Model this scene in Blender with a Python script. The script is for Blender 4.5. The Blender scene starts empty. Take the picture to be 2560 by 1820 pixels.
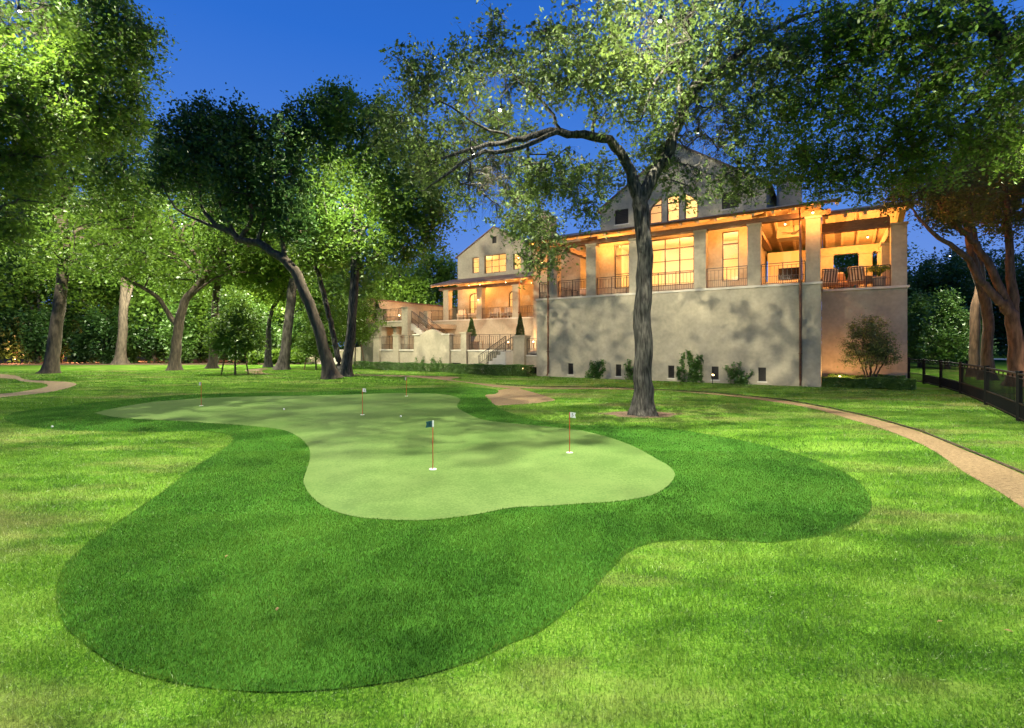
import bpy, bmesh, math, random
import numpy as np
from mathutils import Vector, Matrix
from mathutils.geometry import tessellate_polygon

SC = bpy.context.scene
COL = SC.collection
random.seed(7)
RNG = np.random.default_rng(11)

# ------------------------------------------------------------------ camera
FPX, EYE, CX, HV = 1209.0, 1.75, 1280.0, 865.0      # focal length in photo pixels, eye height, centre column, horizon row
cam_d = bpy.data.cameras.new("camera"); cam = bpy.data.objects.new("camera", cam_d); COL.objects.link(cam)
cam.location = (0, 0, EYE); cam.rotation_euler = (math.radians(90), 0, 0)
cam_d.sensor_width = 36; cam_d.lens = 36 * FPX / 2560
cam_d.shift_y = -(910 - HV) / 2560
cam_d.clip_start = .05; cam_d.clip_end = 2000
SC.camera = cam

# ------------------------------------------------------------------ world: blue hour
W = bpy.data.worlds.new("World"); SC.world = W; W.use_nodes = True
nt = W.node_tree; nt.nodes.clear()
out = nt.nodes.new("ShaderNodeOutputWorld"); bg = nt.nodes.new("ShaderNodeBackground")
tc = nt.nodes.new("ShaderNodeTexCoord"); sp = nt.nodes.new("ShaderNodeSeparateXYZ"); rp = nt.nodes.new("ShaderNodeValToRGB")
nt.links.new(tc.outputs["Generated"], sp.inputs[0]); nt.links.new(sp.outputs[2], rp.inputs[0])
cr = rp.color_ramp
cr.elements[0].position = 0.0; cr.elements[0].color = (.15, .24, .62, 1)
cr.elements[1].position = 1.0; cr.elements[1].color = (.004, .055, .30, 1)
for p, c in ((.12, (.14, .28, .74, 1)), (.30, (.078, .232, .72, 1)), (.52, (.026, .152, .62, 1))):
    e = cr.elements.new(p); e.color = c
nt.links.new(rp.outputs[0], bg.inputs[0]); bg.inputs[1].default_value = 1.0
nt.links.new(bg.outputs[0], out.inputs[0])

# broad soft fill lamp added to lift the tree tops and lawn
sd = bpy.data.lights.new("fill_sun", "SUN"); sd.energy = .85; sd.angle = math.radians(40); sd.color = (.85, 1, .88)
so = bpy.data.objects.new("fill_sun", sd); COL.objects.link(so); so.rotation_euler = (math.radians(35), 0, math.radians(140))

SC.view_settings.view_transform = 'Standard'; SC.view_settings.look = 'None'
SC.view_settings.exposure = .06; SC.view_settings.gamma = 1
try:
    SC.cycles.use_denoising = True
    SC.cycles.max_bounces = 6; SC.cycles.diffuse_bounces = 3; SC.cycles.glossy_bounces = 2
    SC.cycles.transmission_bounces = 4; SC.cycles.transparent_max_bounces = 8
    SC.cycles.sample_clamp_indirect = 4; SC.cycles.sample_clamp_direct = 12
    SC.cycles.caustics_reflective = False; SC.cycles.caustics_refractive = False
except Exception: pass

# ------------------------------------------------------------------ measuring helpers
def P3(u, v, Y):   # photo pixel at depth Y
    return Vector(((u - CX) / FPX * Y, Y, EYE - (v - HV) / FPX * Y))
def GP(u, v):      # photo pixel on the ground
    Y = EYE * FPX / (v - HV); return ((u - CX) / FPX * Y, Y)
TH = math.atan2(-1, 1.531)
AX, AY = (1343 - CX) / FPX * (EYE * FPX / 75), EYE * FPX / 75
DS = (math.cos(TH), math.sin(TH)); DN = (-math.sin(TH), math.cos(TH))
def HW(s, n, z=0): # house frame to world
    return Vector((AX + s * DS[0] + n * DN[0], AY + s * DS[1] + n * DN[1], z))

# ------------------------------------------------------------------ materials
def mat(name, col, rough=.8, col2=None, scale=4, bump=0, bscale=40, metal=0, spec=.3, detail=4, stretch=None, emit=None, es=0, fine=None):
    m = bpy.data.materials.new(name); m.use_nodes = True
    t = m.node_tree; b = t.nodes["Principled BSDF"]
    b.inputs["Base Color"].default_value = (*col, 1); b.inputs["Roughness"].default_value = rough
    b.inputs["Metallic"].default_value = metal; b.inputs["Specular IOR Level"].default_value = spec
    g = t.nodes.new("ShaderNodeNewGeometry"); vec = g.outputs["Position"]
    if stretch:
        mp = t.nodes.new("ShaderNodeMapping"); mp.inputs["Scale"].default_value = stretch
        t.links.new(vec, mp.inputs[0]); vec = mp.outputs[0]
    if col2:
        n = t.nodes.new("ShaderNodeTexNoise"); n.inputs["Scale"].default_value = scale; n.inputs["Detail"].default_value = detail
        t.links.new(vec, n.inputs[0])
        r = t.nodes.new("ShaderNodeValToRGB"); r.color_ramp.elements[0].position = .35; r.color_ramp.elements[1].position = .65
        r.color_ramp.elements[0].color = (*col, 1); r.color_ramp.elements[1].color = (*col2, 1)
        t.links.new(n.outputs[0], r.inputs[0]); o = r.outputs[0]
        if fine:
            n2 = t.nodes.new("ShaderNodeTexNoise"); n2.inputs["Scale"].default_value = fine[0]; n2.inputs["Detail"].default_value = 3
            t.links.new(g.outputs["Position"], n2.inputs[0])
            mr = t.nodes.new("ShaderNodeMapRange"); mr.inputs[1].default_value = .3; mr.inputs[2].default_value = .7
            mr.inputs[3].default_value = 1 - fine[1]; mr.inputs[4].default_value = 1 + fine[1]
            t.links.new(n2.outputs[0], mr.inputs[0])
            mx = t.nodes.new("ShaderNodeVectorMath"); mx.operation = 'SCALE'
            t.links.new(o, mx.inputs[0]); t.links.new(mr.outputs[0], mx.inputs[3]); o = mx.outputs[0]
        t.links.new(o, b.inputs["Base Color"])
    if bump:
        n3 = t.nodes.new("ShaderNodeTexNoise"); n3.inputs["Scale"].default_value = bscale; n3.inputs["Detail"].default_value = 5
        t.links.new(vec, n3.inputs[0]); bp = t.nodes.new("ShaderNodeBump"); bp.inputs["Strength"].default_value = 1
        bp.inputs["Distance"].default_value = bump
        t.links.new(n3.outputs[0], bp.inputs["Height"]); t.links.new(bp.outputs[0], b.inputs["Normal"])
    if emit:
        b.inputs["Emission Color"].default_value = (*emit, 1); b.inputs["Emission Strength"].default_value = es
    return m

def leafmat(name, c1, c2, trans=.4, gloss=.035, nscale=.7):
    m = bpy.data.materials.new(name); m.use_nodes = True; t = m.node_tree; t.nodes.clear()
    o = t.nodes.new("ShaderNodeOutputMaterial"); g = t.nodes.new("ShaderNodeNewGeometry")
    n = t.nodes.new("ShaderNodeTexNoise"); n.inputs["Scale"].default_value = nscale; n.inputs["Detail"].default_value = 5
    n.inputs["Roughness"].default_value = .75
    t.links.new(g.outputs["Position"], n.inputs[0])
    r = t.nodes.new("ShaderNodeValToRGB"); r.color_ramp.elements[0].position = .36; r.color_ramp.elements[1].position = .64
    r.color_ramp.elements[0].color = (*c1, 1); r.color_ramp.elements[1].color = (*c2, 1)
    t.links.new(n.outputs[0], r.inputs[0])
    d = t.nodes.new("ShaderNodeBsdfDiffuse"); tr = t.nodes.new("ShaderNodeBsdfTranslucent"); gl = t.nodes.new("ShaderNodeBsdfGlossy")
    gl.inputs["Roughness"].default_value = .42; gl.inputs["Color"].default_value = (.9, .95, .9, 1)
    mx = t.nodes.new("ShaderNodeMixShader"); mx.inputs[0].default_value = trans
    m2 = t.nodes.new("ShaderNodeMixShader"); m2.inputs[0].default_value = gloss
    hs = t.nodes.new("ShaderNodeHueSaturation"); hs.inputs["Value"].default_value = 1.25; hs.inputs["Hue"].default_value = .485
    t.links.new(r.outputs[0], d.inputs[0]); t.links.new(r.outputs[0], hs.inputs["Color"]); t.links.new(hs.outputs[0], tr.inputs[0])
    t.links.new(d.outputs[0], mx.inputs[1]); t.links.new(tr.outputs[0], mx.inputs[2])
    t.links.new(mx.outputs[0], m2.inputs[1]); t.links.new(gl.outputs[0], m2.inputs[2]); t.links.new(m2.outputs[0], o.inputs[0])
    return m

def grassmat(name, cols, s1, s2, dry=None, gloss=.05, trans=.25, stretch=(1, 1, 1), rot=0):
    """cols: darker, main, lighter tone of one living grass, mixed by two sizes of noise; dry: straw tone in patches"""
    m = bpy.data.materials.new(name); m.use_nodes = True; t = m.node_tree; t.nodes.clear()
    o = t.nodes.new("ShaderNodeOutputMaterial"); g = t.nodes.new("ShaderNodeNewGeometry")
    mp = t.nodes.new("ShaderNodeMapping"); mp.inputs["Scale"].default_value = stretch; mp.inputs["Rotation"].default_value = (0, 0, rot)
    t.links.new(g.outputs["Position"], mp.inputs[0])
    def noise(sc, src, det=4, ro=.6):
        n = t.nodes.new("ShaderNodeTexNoise"); n.inputs["Scale"].default_value = sc; n.inputs["Detail"].default_value = det
        n.inputs["Roughness"].default_value = ro; t.links.new(src, n.inputs[0]); return n.outputs[0]
    a = noise(s1, mp.outputs[0]); b = noise(s2, g.outputs["Position"], 2)
    ad = t.nodes.new("ShaderNodeMath"); ad.operation = 'ADD'; t.links.new(a, ad.inputs[0]); t.links.new(b, ad.inputs[1])
    hf = t.nodes.new("ShaderNodeMath"); hf.operation = 'MULTIPLY'; hf.inputs[1].default_value = .5; t.links.new(ad.outputs[0], hf.inputs[0])
    r = t.nodes.new("ShaderNodeValToRGB"); e = r.color_ramp.elements
    e[0].position = .42; e[0].color = (*cols[0], 1); e[1].position = .58; e[1].color = (*cols[2], 1)
    x = e.new(.5); x.color = (*cols[1], 1); t.links.new(hf.outputs[0], r.inputs[0]); c = r.outputs[0]
    if dry:
        d1 = noise(.55, mp.outputs[0], 5, .7)
        mr = t.nodes.new("ShaderNodeMapRange"); mr.inputs[1].default_value = .50; mr.inputs[2].default_value = .66
        mr.inputs[4].default_value = .55; t.links.new(d1, mr.inputs[0])
        mx = t.nodes.new("ShaderNodeMix"); mx.data_type = 'RGBA'; t.links.new(mr.outputs[0], mx.inputs[0])
        t.links.new(c, mx.inputs[6]); mx.inputs[7].default_value = (*dry, 1); c = mx.outputs[2]
    d = t.nodes.new("ShaderNodeBsdfDiffuse"); tr = t.nodes.new("ShaderNodeBsdfTranslucent"); gl = t.nodes.new("ShaderNodeBsdfGlossy")
    gl.inputs["Roughness"].default_value = .45
    m1 = t.nodes.new("ShaderNodeMixShader"); m1.inputs[0].default_value = trans
    m2 = t.nodes.new("ShaderNodeMixShader"); m2.inputs[0].default_value = gloss
    t.links.new(c, d.inputs[0]); t.links.new(c, tr.inputs[0])
    t.links.new(d.outputs[0], m1.inputs[1]); t.links.new(tr.outputs[0], m1.inputs[2])
    t.links.new(m1.outputs[0], m2.inputs[1]); t.links.new(gl.outputs[0], m2.inputs[2]); t.links.new(m2.outputs[0], o.inputs[0])
    return m

def glassmat():
    m = bpy.data.materials.new("window_glass"); m.use_nodes = True; t = m.node_tree; t.nodes.clear()
    o = t.nodes.new("ShaderNodeOutputMaterial"); a = t.nodes.new("ShaderNodeBsdfTransparent"); g = t.nodes.new("ShaderNodeBsdfGlossy")
    a.inputs[0].default_value = (.95, .95, .93, 1); g.inputs["Roughness"].default_value = .03
    x = t.nodes.new("ShaderNodeMixShader"); x.inputs[0].default_value = .08
    t.links.new(a.outputs[0], x.inputs[1]); t.links.new(g.outputs[0], x.inputs[2]); t.links.new(x.outputs[0], o.inputs[0]); return m

LAWN = ((.040, .118, .009), (.098, .215, .016), (.170, .290, .036))
FRNG = ((.024, .074, .007), (.056, .142, .012), (.105, .20, .02))
M = dict(
    stucco=mat("stucco", (.30, .26, .185), .9, (.36, .31, .225), 1.1, .006, 45, fine=(7, .10)),
    stone=mat("limestone", (.48, .43, .35), .8, (.54, .49, .41), 3, .002, 40),
    timber=mat("dark_timber", (.10, .055, .03), .6, (.16, .09, .05), 6, .002, 30, stretch=(1, 1, 6)),
    soffit=mat("pale_timber", (.42, .30, .18), .6, (.50, .37, .23), 5, .002, 30),
    tile=mat("roof_tile", (.13, .09, .075), .8, (.20, .13, .10), 9, .01, 14),
    iron=mat("black_iron", (.012, .011, .010), .45, spec=.5),
    fence=mat("fence_paint", (.007, .008, .008), .6, spec=.08),
    copper=mat("aged_copper", (.16, .075, .04), .4, (.10, .05, .03), 8, metal=.7),
    frame=mat("bronze_frame", (.05, .03, .018), .4, spec=.5),
    plaster=mat("room_plaster", (.78, .68, .50), .9),
    curtain=mat("curtain_cloth", (.75, .62, .42), .9, (.66, .53, .34), 14, stretch=(1, 1, .1)),
    glass=glassmat(),
    dark=mat("shade_black", (.01, .01, .01), .6),
    louver=mat("louvre_paint", (.03, .025, .02), .6),
    bark=mat("grey_bark", (.015, .014, .012), .9, (.10, .092, .08), 20, .06, 26, stretch=(1, 1, .16)),
    bark_dk=mat("dark_bark", (.045, .036, .026), .95, (.10, .078, .056), 9, .025, 14, stretch=(1, 1, .25)),
    bark_pale=mat("pale_bark", (.045, .04, .033), .95, (.13, .115, .095), 7, .02, 12, stretch=(1, 1, .35)),
    bark_warm=mat("warm_bark", (.06, .038, .023), .95, (.14, .088, .055), 9, .025, 14, stretch=(1, 1, .25)),
    path=mat("gravel", (.115, .076, .036), .95, (.21, .145, .075), 26, .012, 90, fine=(150, .35)),
    soil=mat("soil", (.02, .016, .01), .95, (.05, .035, .022), 12, .02, 30),
    mulch=mat("mulch", (.06, .038, .024), .95, (.13, .085, .055), 18, .03, 40, fine=(120, .3)),
    white=mat("white_paint", (.8, .8, .78), .35),
    ball=mat("ball_white", (.85, .85, .83), .25, bump=.001, bscale=300),
    flagw=mat("flag_white", (.72, .74, .74), .7), flagd=mat("flag_teal", (.012, .075, .085), .7),
    ink=mat("flag_ink", (.01, .01, .012), .6),
    stick=mat("stick_red", (.40, .05, .02), .4), rubber=mat("black_plastic", (.015, .015, .016), .4),
    lens=mat("lit_lens", (1, 1, 1), .4, emit=(1, .97, .9), es=60),
    warmlens=mat("warm_lens", (1, .8, .5), .4, emit=(1, .62, .28), es=35),
    wicker=mat("wicker", (.34, .20, .10), .7, (.24, .13, .06), 30, .004, 60),
    cushion=mat("cushion", (.62, .50, .34), .9), stripe=mat("stripe_cloth", (.10, .06, .035), .9),
    screen=mat("screen", (.012, .008, .01), .12, spec=.6), pot=mat("glazed_pot", (.38, .33, .27), .6, (.30, .26, .21), 6),
    potblue=mat("grey_urn", (.22, .25, .28), .6, (.16, .18, .2), 6), canopy=mat("canopy_cloth", (.10, .10, .22), .8),
    dryleaf=mat("dry_leaf", (.16, .10, .035), .8), book=mat("fan_paint", (.12, .10, .08), .5),
    green=grassmat("putting_turf", ((.060, .106, .029), (.076, .124, .036), (.090, .140, .043)), .9, 42, gloss=.006, trans=.0),
    lawn=grassmat("lawn_ground", ((.028, .075, .008), (.062, .145, .013), (.115, .20, .03)), 1.6, 60, dry=(.20, .165, .075), gloss=.0, trans=0, stretch=(.35, 1, 1), rot=.5),
    blade=grassmat("lawn_blade", LAWN, 1.6, 60, dry=(.30, .245, .115), gloss=.05, trans=.35, stretch=(.35, 1, 1), rot=.5),
    fringe=grassmat("turf_backing", ((.02, .065, .009), (.03, .09, .012), (.04, .11, .016)), .8, 60, gloss=.0, trans=0),
    fblade=grassmat("turf_blade", FRNG, .8, 55, gloss=.035, trans=.2),
)
LM = dict(
    mid=leafmat("leaf_mid", (.045, .10, .012), (.12, .22, .026)),
    olive=leafmat("leaf_olive", (.05, .085, .018), (.13, .20, .045), .35, .05),
    bright=leafmat("leaf_bright", (.065, .14, .012), (.16, .27, .03)),
    dark=leafmat("leaf_dark", (.020, .055, .012), (.05, .115, .022), .3),
    warm=leafmat("leaf_warm", (.045, .055, .010), (.10, .12, .022)),
    hedge=leafmat("leaf_hedge", (.04, .10, .016), (.10, .20, .03), .25, .05, 3),
    cone=leafmat("leaf_cone", (.03, .07, .012), (.07, .13, .02), .2, .06, 4),
)

# ------------------------------------------------------------------ object helpers
def tag(o, label=None, cat=None, group=None, kind=None):
    if label: o["label"] = label
    if cat: o["category"] = cat
    if group: o["group"] = group
    if kind: o["kind"] = kind
    return o
def empty(name, loc, rz=0, **k):
    o = bpy.data.objects.new(name, None); COL.objects.link(o); o.location = loc; o.rotation_euler = (0, 0, rz)
    o.empty_display_size = .2
    return tag(o, **k)
def npmesh(name, V, F, m, parent=None, smooth=False):
    """V (n,3), F (k,3) or (k,4) array"""
    me = bpy.data.meshes.new(name); V = np.asarray(V, np.float32); F = np.asarray(F, np.int32)
    me.vertices.add(len(V)); me.vertices.foreach_set("co", V.ravel())
    k = F.shape[1]; me.loops.add(F.size); me.loops.foreach_set("vertex_index", F.ravel())
    me.polygons.add(len(F)); me.polygons.foreach_set("loop_start", np.arange(0, F.size, k, dtype=np.int32))
    if smooth: me.polygons.foreach_set("use_smooth", np.ones(len(F), bool))
    me.update(calc_edges=True); me.materials.append(m)
    o = bpy.data.objects.new(name, me); COL.objects.link(o)
    if parent: o.parent = parent
    return o
class MB:
    def __init__(s): s.V = []; s.F = []
    def add(s, V, F):
        b = len(s.V); s.V += [tuple(v) for v in V]; s.F += [tuple(i + b for i in f) for f in F]; return s
    def box(s, x0, x1, y0, y1, z0, z1):
        V = [(x, y, z) for z in (z0, z1) for y in (y0, y1) for x in (x0, x1)]
        return s.add(V, [(0, 2, 3, 1), (4, 5, 7, 6), (0, 1, 5, 4), (2, 6, 7, 3), (0, 4, 6, 2), (1, 3, 7, 5)])
    def bar(s, a, b, w, h=None):   # box section bar between two points
        a, b = Vector(a), Vector(b); h = h or w; t = (b - a).normalized()
        up = Vector((0, 0, 1)) if abs(t.z) < .95 else Vector((0, 1, 0))
        x = t.cross(up).normalized() * w / 2; y = x.normalized().cross(t) * h / 2
        V = [p + i * x + j * y for p in (a, b) for i, j in ((-1, -1), (1, -1), (1, 1), (-1, 1))]
        return s.add(V, [(3, 2, 1, 0), (4, 5, 6, 7), (0, 1, 5, 4), (1, 2, 6, 5), (2, 3, 7, 6), (3, 0, 4, 7)])
    def tube(s, pts, r, n=8, cap=True):
        pts = [Vector(p) for p in pts]; rr = r if isinstance(r, (list, tuple)) else [r] * len(pts); V = []; F = []
        for i, p in enumerate(pts):
            t = (pts[min(i + 1, len(pts) - 1)] - pts[max(i - 1, 0)]).normalized()
            up = Vector((0, 0, 1)) if abs(t.z) < .9 else Vector((1, 0, 0))
            x = t.cross(up).normalized(); y = x.cross(t)
            V += [p + rr[i] * (math.cos(2 * math.pi * k / n) * x + math.sin(2 * math.pi * k / n) * y) for k in range(n)]
        for i in range(len(pts) - 1):
            for k in range(n): F.append((i * n + k, i * n + (k + 1) % n, (i + 1) * n + (k + 1) % n, (i + 1) * n + k))
        if cap: F += [tuple(range(n))[::-1], tuple(range((len(pts) - 1) * n, len(pts) * n))]
        return s.add(V, F)
    def lathe(s, c, prof, n=20):
        V = []; F = []
        for r, z in prof: V += [(c[0] + r * math.cos(2 * math.pi * k / n), c[1] + r * math.sin(2 * math.pi * k / n), c[2] + z) for k in range(n)]
        for i in range(len(prof) - 1):
            for k in range(n): F.append((i * n + k, i * n + (k + 1) % n, (i + 1) * n + (k + 1) % n, (i + 1) * n + k))
        F += [tuple(range(n))[::-1], tuple(range((len(prof) - 1) * n, len(prof) * n))]
        return s.add(V, F)
    def slab(s, loops, n0, n1, axis='n'):
        """polygon (first loop) with holes in the (s,z) plane, thick from n0 to n1; axis 's': loops are (n,z) and n0,n1 are s"""
        f = (lambda a, z, d: (a, d, z)) if axis == 'n' else (lambda a, z, d: (d, a, z))
        flat = [p for l in loops for p in l]; tri = tessellate_polygon([[Vector((p[0], p[1], 0)) for p in l] for l in loops])
        N = len(flat)
        V = [f(p[0], p[1], n0) for p in flat] + [f(p[0], p[1], n1) for p in flat]
        F = [tuple(t) for t in tri] + [tuple(i + N for i in t)[::-1] for t in tri]
        b = 0
        for l in loops:
            k = len(l)
            for i in range(k): j = (i + 1) % k; F.append((b + i, b + j, b + j + N, b + i + N))
            b += k
        return s.add(V, F)
    def build(s, name, m, parent=None, smooth=False, bevel=0):
        me = bpy.data.meshes.new(name); me.from_pydata(s.V, [], s.F); me.materials.append(m)
        bm = bmesh.new(); bm.from_mesh(me); bmesh.ops.recalc_face_normals(bm, faces=bm.faces)
        if bevel: bmesh.ops.bevel(bm, geom=bm.edges[:], offset=bevel, segments=2, profile=.5, affect='EDGES')
        bm.to_mesh(me); bm.free()
        if smooth: me.polygons.foreach_set("use_smooth", np.ones(len(me.polygons), bool))
        me.update(); o = bpy.data.objects.new(name, me); COL.objects.link(o)
        if parent: o.parent = parent
        return o
def rect(a0, a1, z0, z1): return [(a0, z0), (a1, z0), (a1, z1), (a0, z1)]
def arch(a0, a1, z0, z1, rise, k=8):   # rectangle with a segmental arched top; z1 is the crown
    c = (a0 + a1) / 2; h = (a1 - a0) / 2; zs = z1 - rise
    return [(a0, z0), (a1, z0)] + [(c + h * math.cos(math.pi * i / k), zs + rise * math.sin(math.pi * i / k)) for i in range(k + 1)]
def point(loc, P, col=(1, .95, .85), r=.05, parent=None, name="bulb_light", cone=None, aim=None, blend=.5, soft=0):
    d = bpy.data.lights.new(name, "SPOT" if cone else "POINT"); d.energy = P; d.color = col; d.shadow_soft_size = r
    if cone: d.spot_size = math.radians(cone); d.spot_blend = blend
    o = bpy.data.objects.new(name, d); COL.objects.link(o); o.location = loc
    if cone: o.rotation_euler = (Vector(aim) if aim else Vector((0, 0, -1))).to_track_quat('-Z', 'Y').to_euler()
    if parent: o.parent = parent
    if soft:
        d.use_nodes = True; t = d.node_tree; e = t.nodes["Emission"]; f = t.nodes.new("ShaderNodeLightFalloff")
        f.inputs["Strength"].default_value = 1; f.inputs["Smooth"].default_value = soft; t.links.new(f.outputs["Quadratic"], e.inputs["Strength"])
    return o
def smooth2(pts, sub=6, closed=True):
    n = len(pts); R = []
    for i in range(n if closed else n - 1):
        p = [np.array(pts[(i + k) % n] if closed else pts[min(max(i + k, 0), n - 1)], float) for k in (-1, 0, 1, 2)]
        for j in range(sub):
            t = j / sub
            R.append(tuple(.5 * ((2 * p[1]) + (p[2] - p[0]) * t + (2 * p[0] - 5 * p[1] + 4 * p[2] - p[3]) * t * t + (3 * p[1] - p[0] - 3 * p[2] + p[3]) * t ** 3)))
    if not closed: R.append(tuple(pts[-1]))
    return R

# ================================================================== GROUND
g = MB(); g.add([(-700, -60, 0), (700, -60, 0), (700, 1200, 0), (-700, 1200, 0)], [(0, 1, 2, 3)])
tag(g.build("lawn", M["lawn"]), kind="structure")
def flatpoly(name, pts, z, m, kind="structure"):
    tri = tessellate_polygon([[Vector((p[0], p[1], 0)) for p in pts]])
    o = MB().add([(p[0], p[1], z) for p in pts], [tuple(t) for t in tri]).build(name, m); tag(o, kind=kind)
    if o.data.polygons[0].normal.z < 0: o.data.flip_normals()
    return o
FR = [(1329, 1049), (1417, 1061), (1529, 1065), (1677, 1073), (1790, 1090), (1903, 1112), (2017, 1144), (2102, 1178), (2153, 1212), (2175, 1246),
      (2178, 1268), (2164, 1291), (2119, 1319), (2045, 1342), (1960, 1353), (1915, 1357), (1847, 1353), (1762, 1349), (1677, 1352), (1620, 1360),
      (1575, 1379), (1552, 1399), (1524, 1427), (1495, 1458), (1461, 1492), (1433, 1515), (1382, 1557), (1337, 1586), (1280, 1608),
      (1235, 1631), (1190, 1650), (1105, 1678), (1020, 1699), (907, 1717), (793, 1728), (680, 1732), (567, 1726), (482, 1716), (397, 1699), (317, 1676),
      (255, 1642), (198, 1600), (164, 1566), (147, 1529), (142, 1489), (147, 1450), (164, 1413), (193, 1382), (238, 1345), (283, 1314), (351, 1268),
      (408, 1229), (465, 1183), (499, 1161), (544, 1132), (572, 1112), (582, 1098), (572, 1087), (544, 1081), (482, 1078), (397, 1080), (283, 1079),
      (170, 1076), (113, 1072), (57, 1064), (23, 1056), (11, 1048), (17, 1039), (45, 1030), (113, 1020), (227, 1008), (340, 997), (453, 988), (567, 984),
      (737, 980), (906, 976), (1015, 971), (1110, 969), (1194, 969), (1230, 972), (1246, 978), (1238, 985), (1214, 988), (1222, 1000), (1236, 1012), (1261, 1027)]
GR = [(238, 1033), (283, 1022), (351, 1010), (397, 1004), (510, 996), (623, 992), (737, 990), (850, 988), (963, 984), (1014, 983), (1105, 986), (1149, 997),
      (1142, 1016), (1162, 1031), (1207, 1050), (1280, 1059), (1365, 1067), (1450, 1077), (1524, 1095), (1586, 1118), (1637, 1146), (1671, 1166), (1687, 1186),
      (1679, 1206), (1665, 1220), (1637, 1237), (1592, 1248), (1535, 1256), (1450, 1261), (1365, 1267), (1280, 1271), (1190, 1288), (1105, 1299), (1048, 1303),
      (963, 1301), (884, 1293), (822, 1274), (782, 1246), (762, 1217), (759, 1200), (768, 1172), (775, 1144), (771, 1118), (748, 1095), (714, 1078), (669, 1070),
      (595, 1063), (510, 1058), (425, 1052), (340, 1048), (283, 1043), (247, 1036)]
PA = [(2760, 1390), (2560, 1272), (2498, 1231), (2413, 1183), (2357, 1143), (2300, 1110), (2215, 1076), (2130, 1050), (2045, 1025), (1960, 1009), (1847, 993.5), (1733, 982.5), (1643, 976.5), (1540, 974), (1450, 973), (1366, 973),
      (1310, 971), (1245, 969), (1160, 956), (1114, 951), (1080, 947), (1000, 942), (900, 939), (850, 938), (850, 936), (900, 936.5), (1000, 938), (1095, 941), (1150, 943), (1128, 948), (1150, 953),
      (1240, 962), (1320, 968), (1450, 969.5), (1540, 970.5), (1631, 975), (1677, 977.6), (1762, 982), (1847, 989.5), (1960, 1002), (2073, 1022), (2187, 1048), (2300, 1081), (2413, 1127), (2560, 1189), (2760, 1290)]
PATCH = [(1212, 987), (1226, 1000), (1238, 1013), (1283, 1012), (1328, 1009), (1372, 1004), (1388, 1000), (1372, 993), (1337, 982), (1310, 974.5), (1290, 970), (1255, 974), (1230, 979)]
LOOP = [(-300, 920), (0, 935), (60, 948), (130, 953), (170, 955), (192, 961), (170, 970), (120, 981), (60, 988), (0, 994), (-300, 1030), (-300, 1010), (0, 985), (60, 978), (110, 969), (119, 963), (105, 958), (50, 953), (0, 945), (-300, 932)]
SMALL = [(612, 926), (640, 922), (670, 921), (655, 927), (662, 933), (690, 936), (640, 935)]
fr = smooth2([GP(*p) for p in FR]); gr = smooth2([GP(*p) for p in GR])
pa = smooth2([(3.7, 1.2), (4.6, 2.9)] + [GP(*p) for p in PA] + [(6.2, 2.6), (5.3, .8)], 4); patch = smooth2([GP(*p) for p in PATCH], 5); loop = smooth2([GP(*p) for p in LOOP], 4); small = smooth2([GP(*p) for p in SMALL], 5)
flatpoly("path", pa, .008, M["path"]); flatpoly("path_patch", patch, .004, M["path"]); flatpoly("side_path", loop, .004, M["path"]); flatpoly("bare_patch", small, .004, M["path"])
def offset(pts, d):
    P = np.array(pts); T = np.roll(P, -1, 0) - np.roll(P, 1, 0); T /= np.linalg.norm(T, axis=1)[:, None] + 1e-9
    A = .5 * np.sum(P[:, 0] * np.roll(P[:, 1], -1) - np.roll(P[:, 0], -1) * P[:, 1])
    N = np.stack([T[:, 1], -T[:, 0]], 1) * (1 if A > 0 else -1); return (P + N * d)
flatpoly("turf_fringe", fr, .006, M["fringe"]); flatpoly("putting_green", gr, .010, M["green"])
edge = MB(); ep = [(*GP(*p), .02) for p in ((1240, 960.5), (1320, 966.5), (1450, 968.3), (1540, 969.5), (1631, 973.8), (1762, 980.5), (1847, 988), (1960, 1000), (2073, 1020), (2187, 1045.5), (2300, 1078), (2413, 1124), (2560, 1185), (2760, 1284))]
edge.tube(ep, .018, 6); tag(edge.build("path_edging", M["soil"]), kind="structure")
ring = [(3.32 + (.95 + .15 * math.sin(3 * a) + .1 * math.sin(7 * a)) * math.cos(a), 12.35 + .62 * math.sin(a)) for a in [i * math.tau / 40 for i in range(40)]]
flatpoly("mulch_ring", ring, .004, M["mulch"])
bed = [(-95, 46), (-30, 45), (-14, 49), (-12, 52), (-16, 58), (-30, 60), (-95, 95)]
flatpoly("planting_bed", smooth2(bed, 5), .004, M["mulch"])
cart = smooth2([GP(*p) for p in ((2700, 905), (2560, 902), (2480, 899), (2470, 896), (2560, 897), (2700, 899))], 4)
flatpoly("cart_path", cart, .004, mat("concrete", (.35, .36, .38), .8, (.42, .43, .45), 6))

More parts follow.
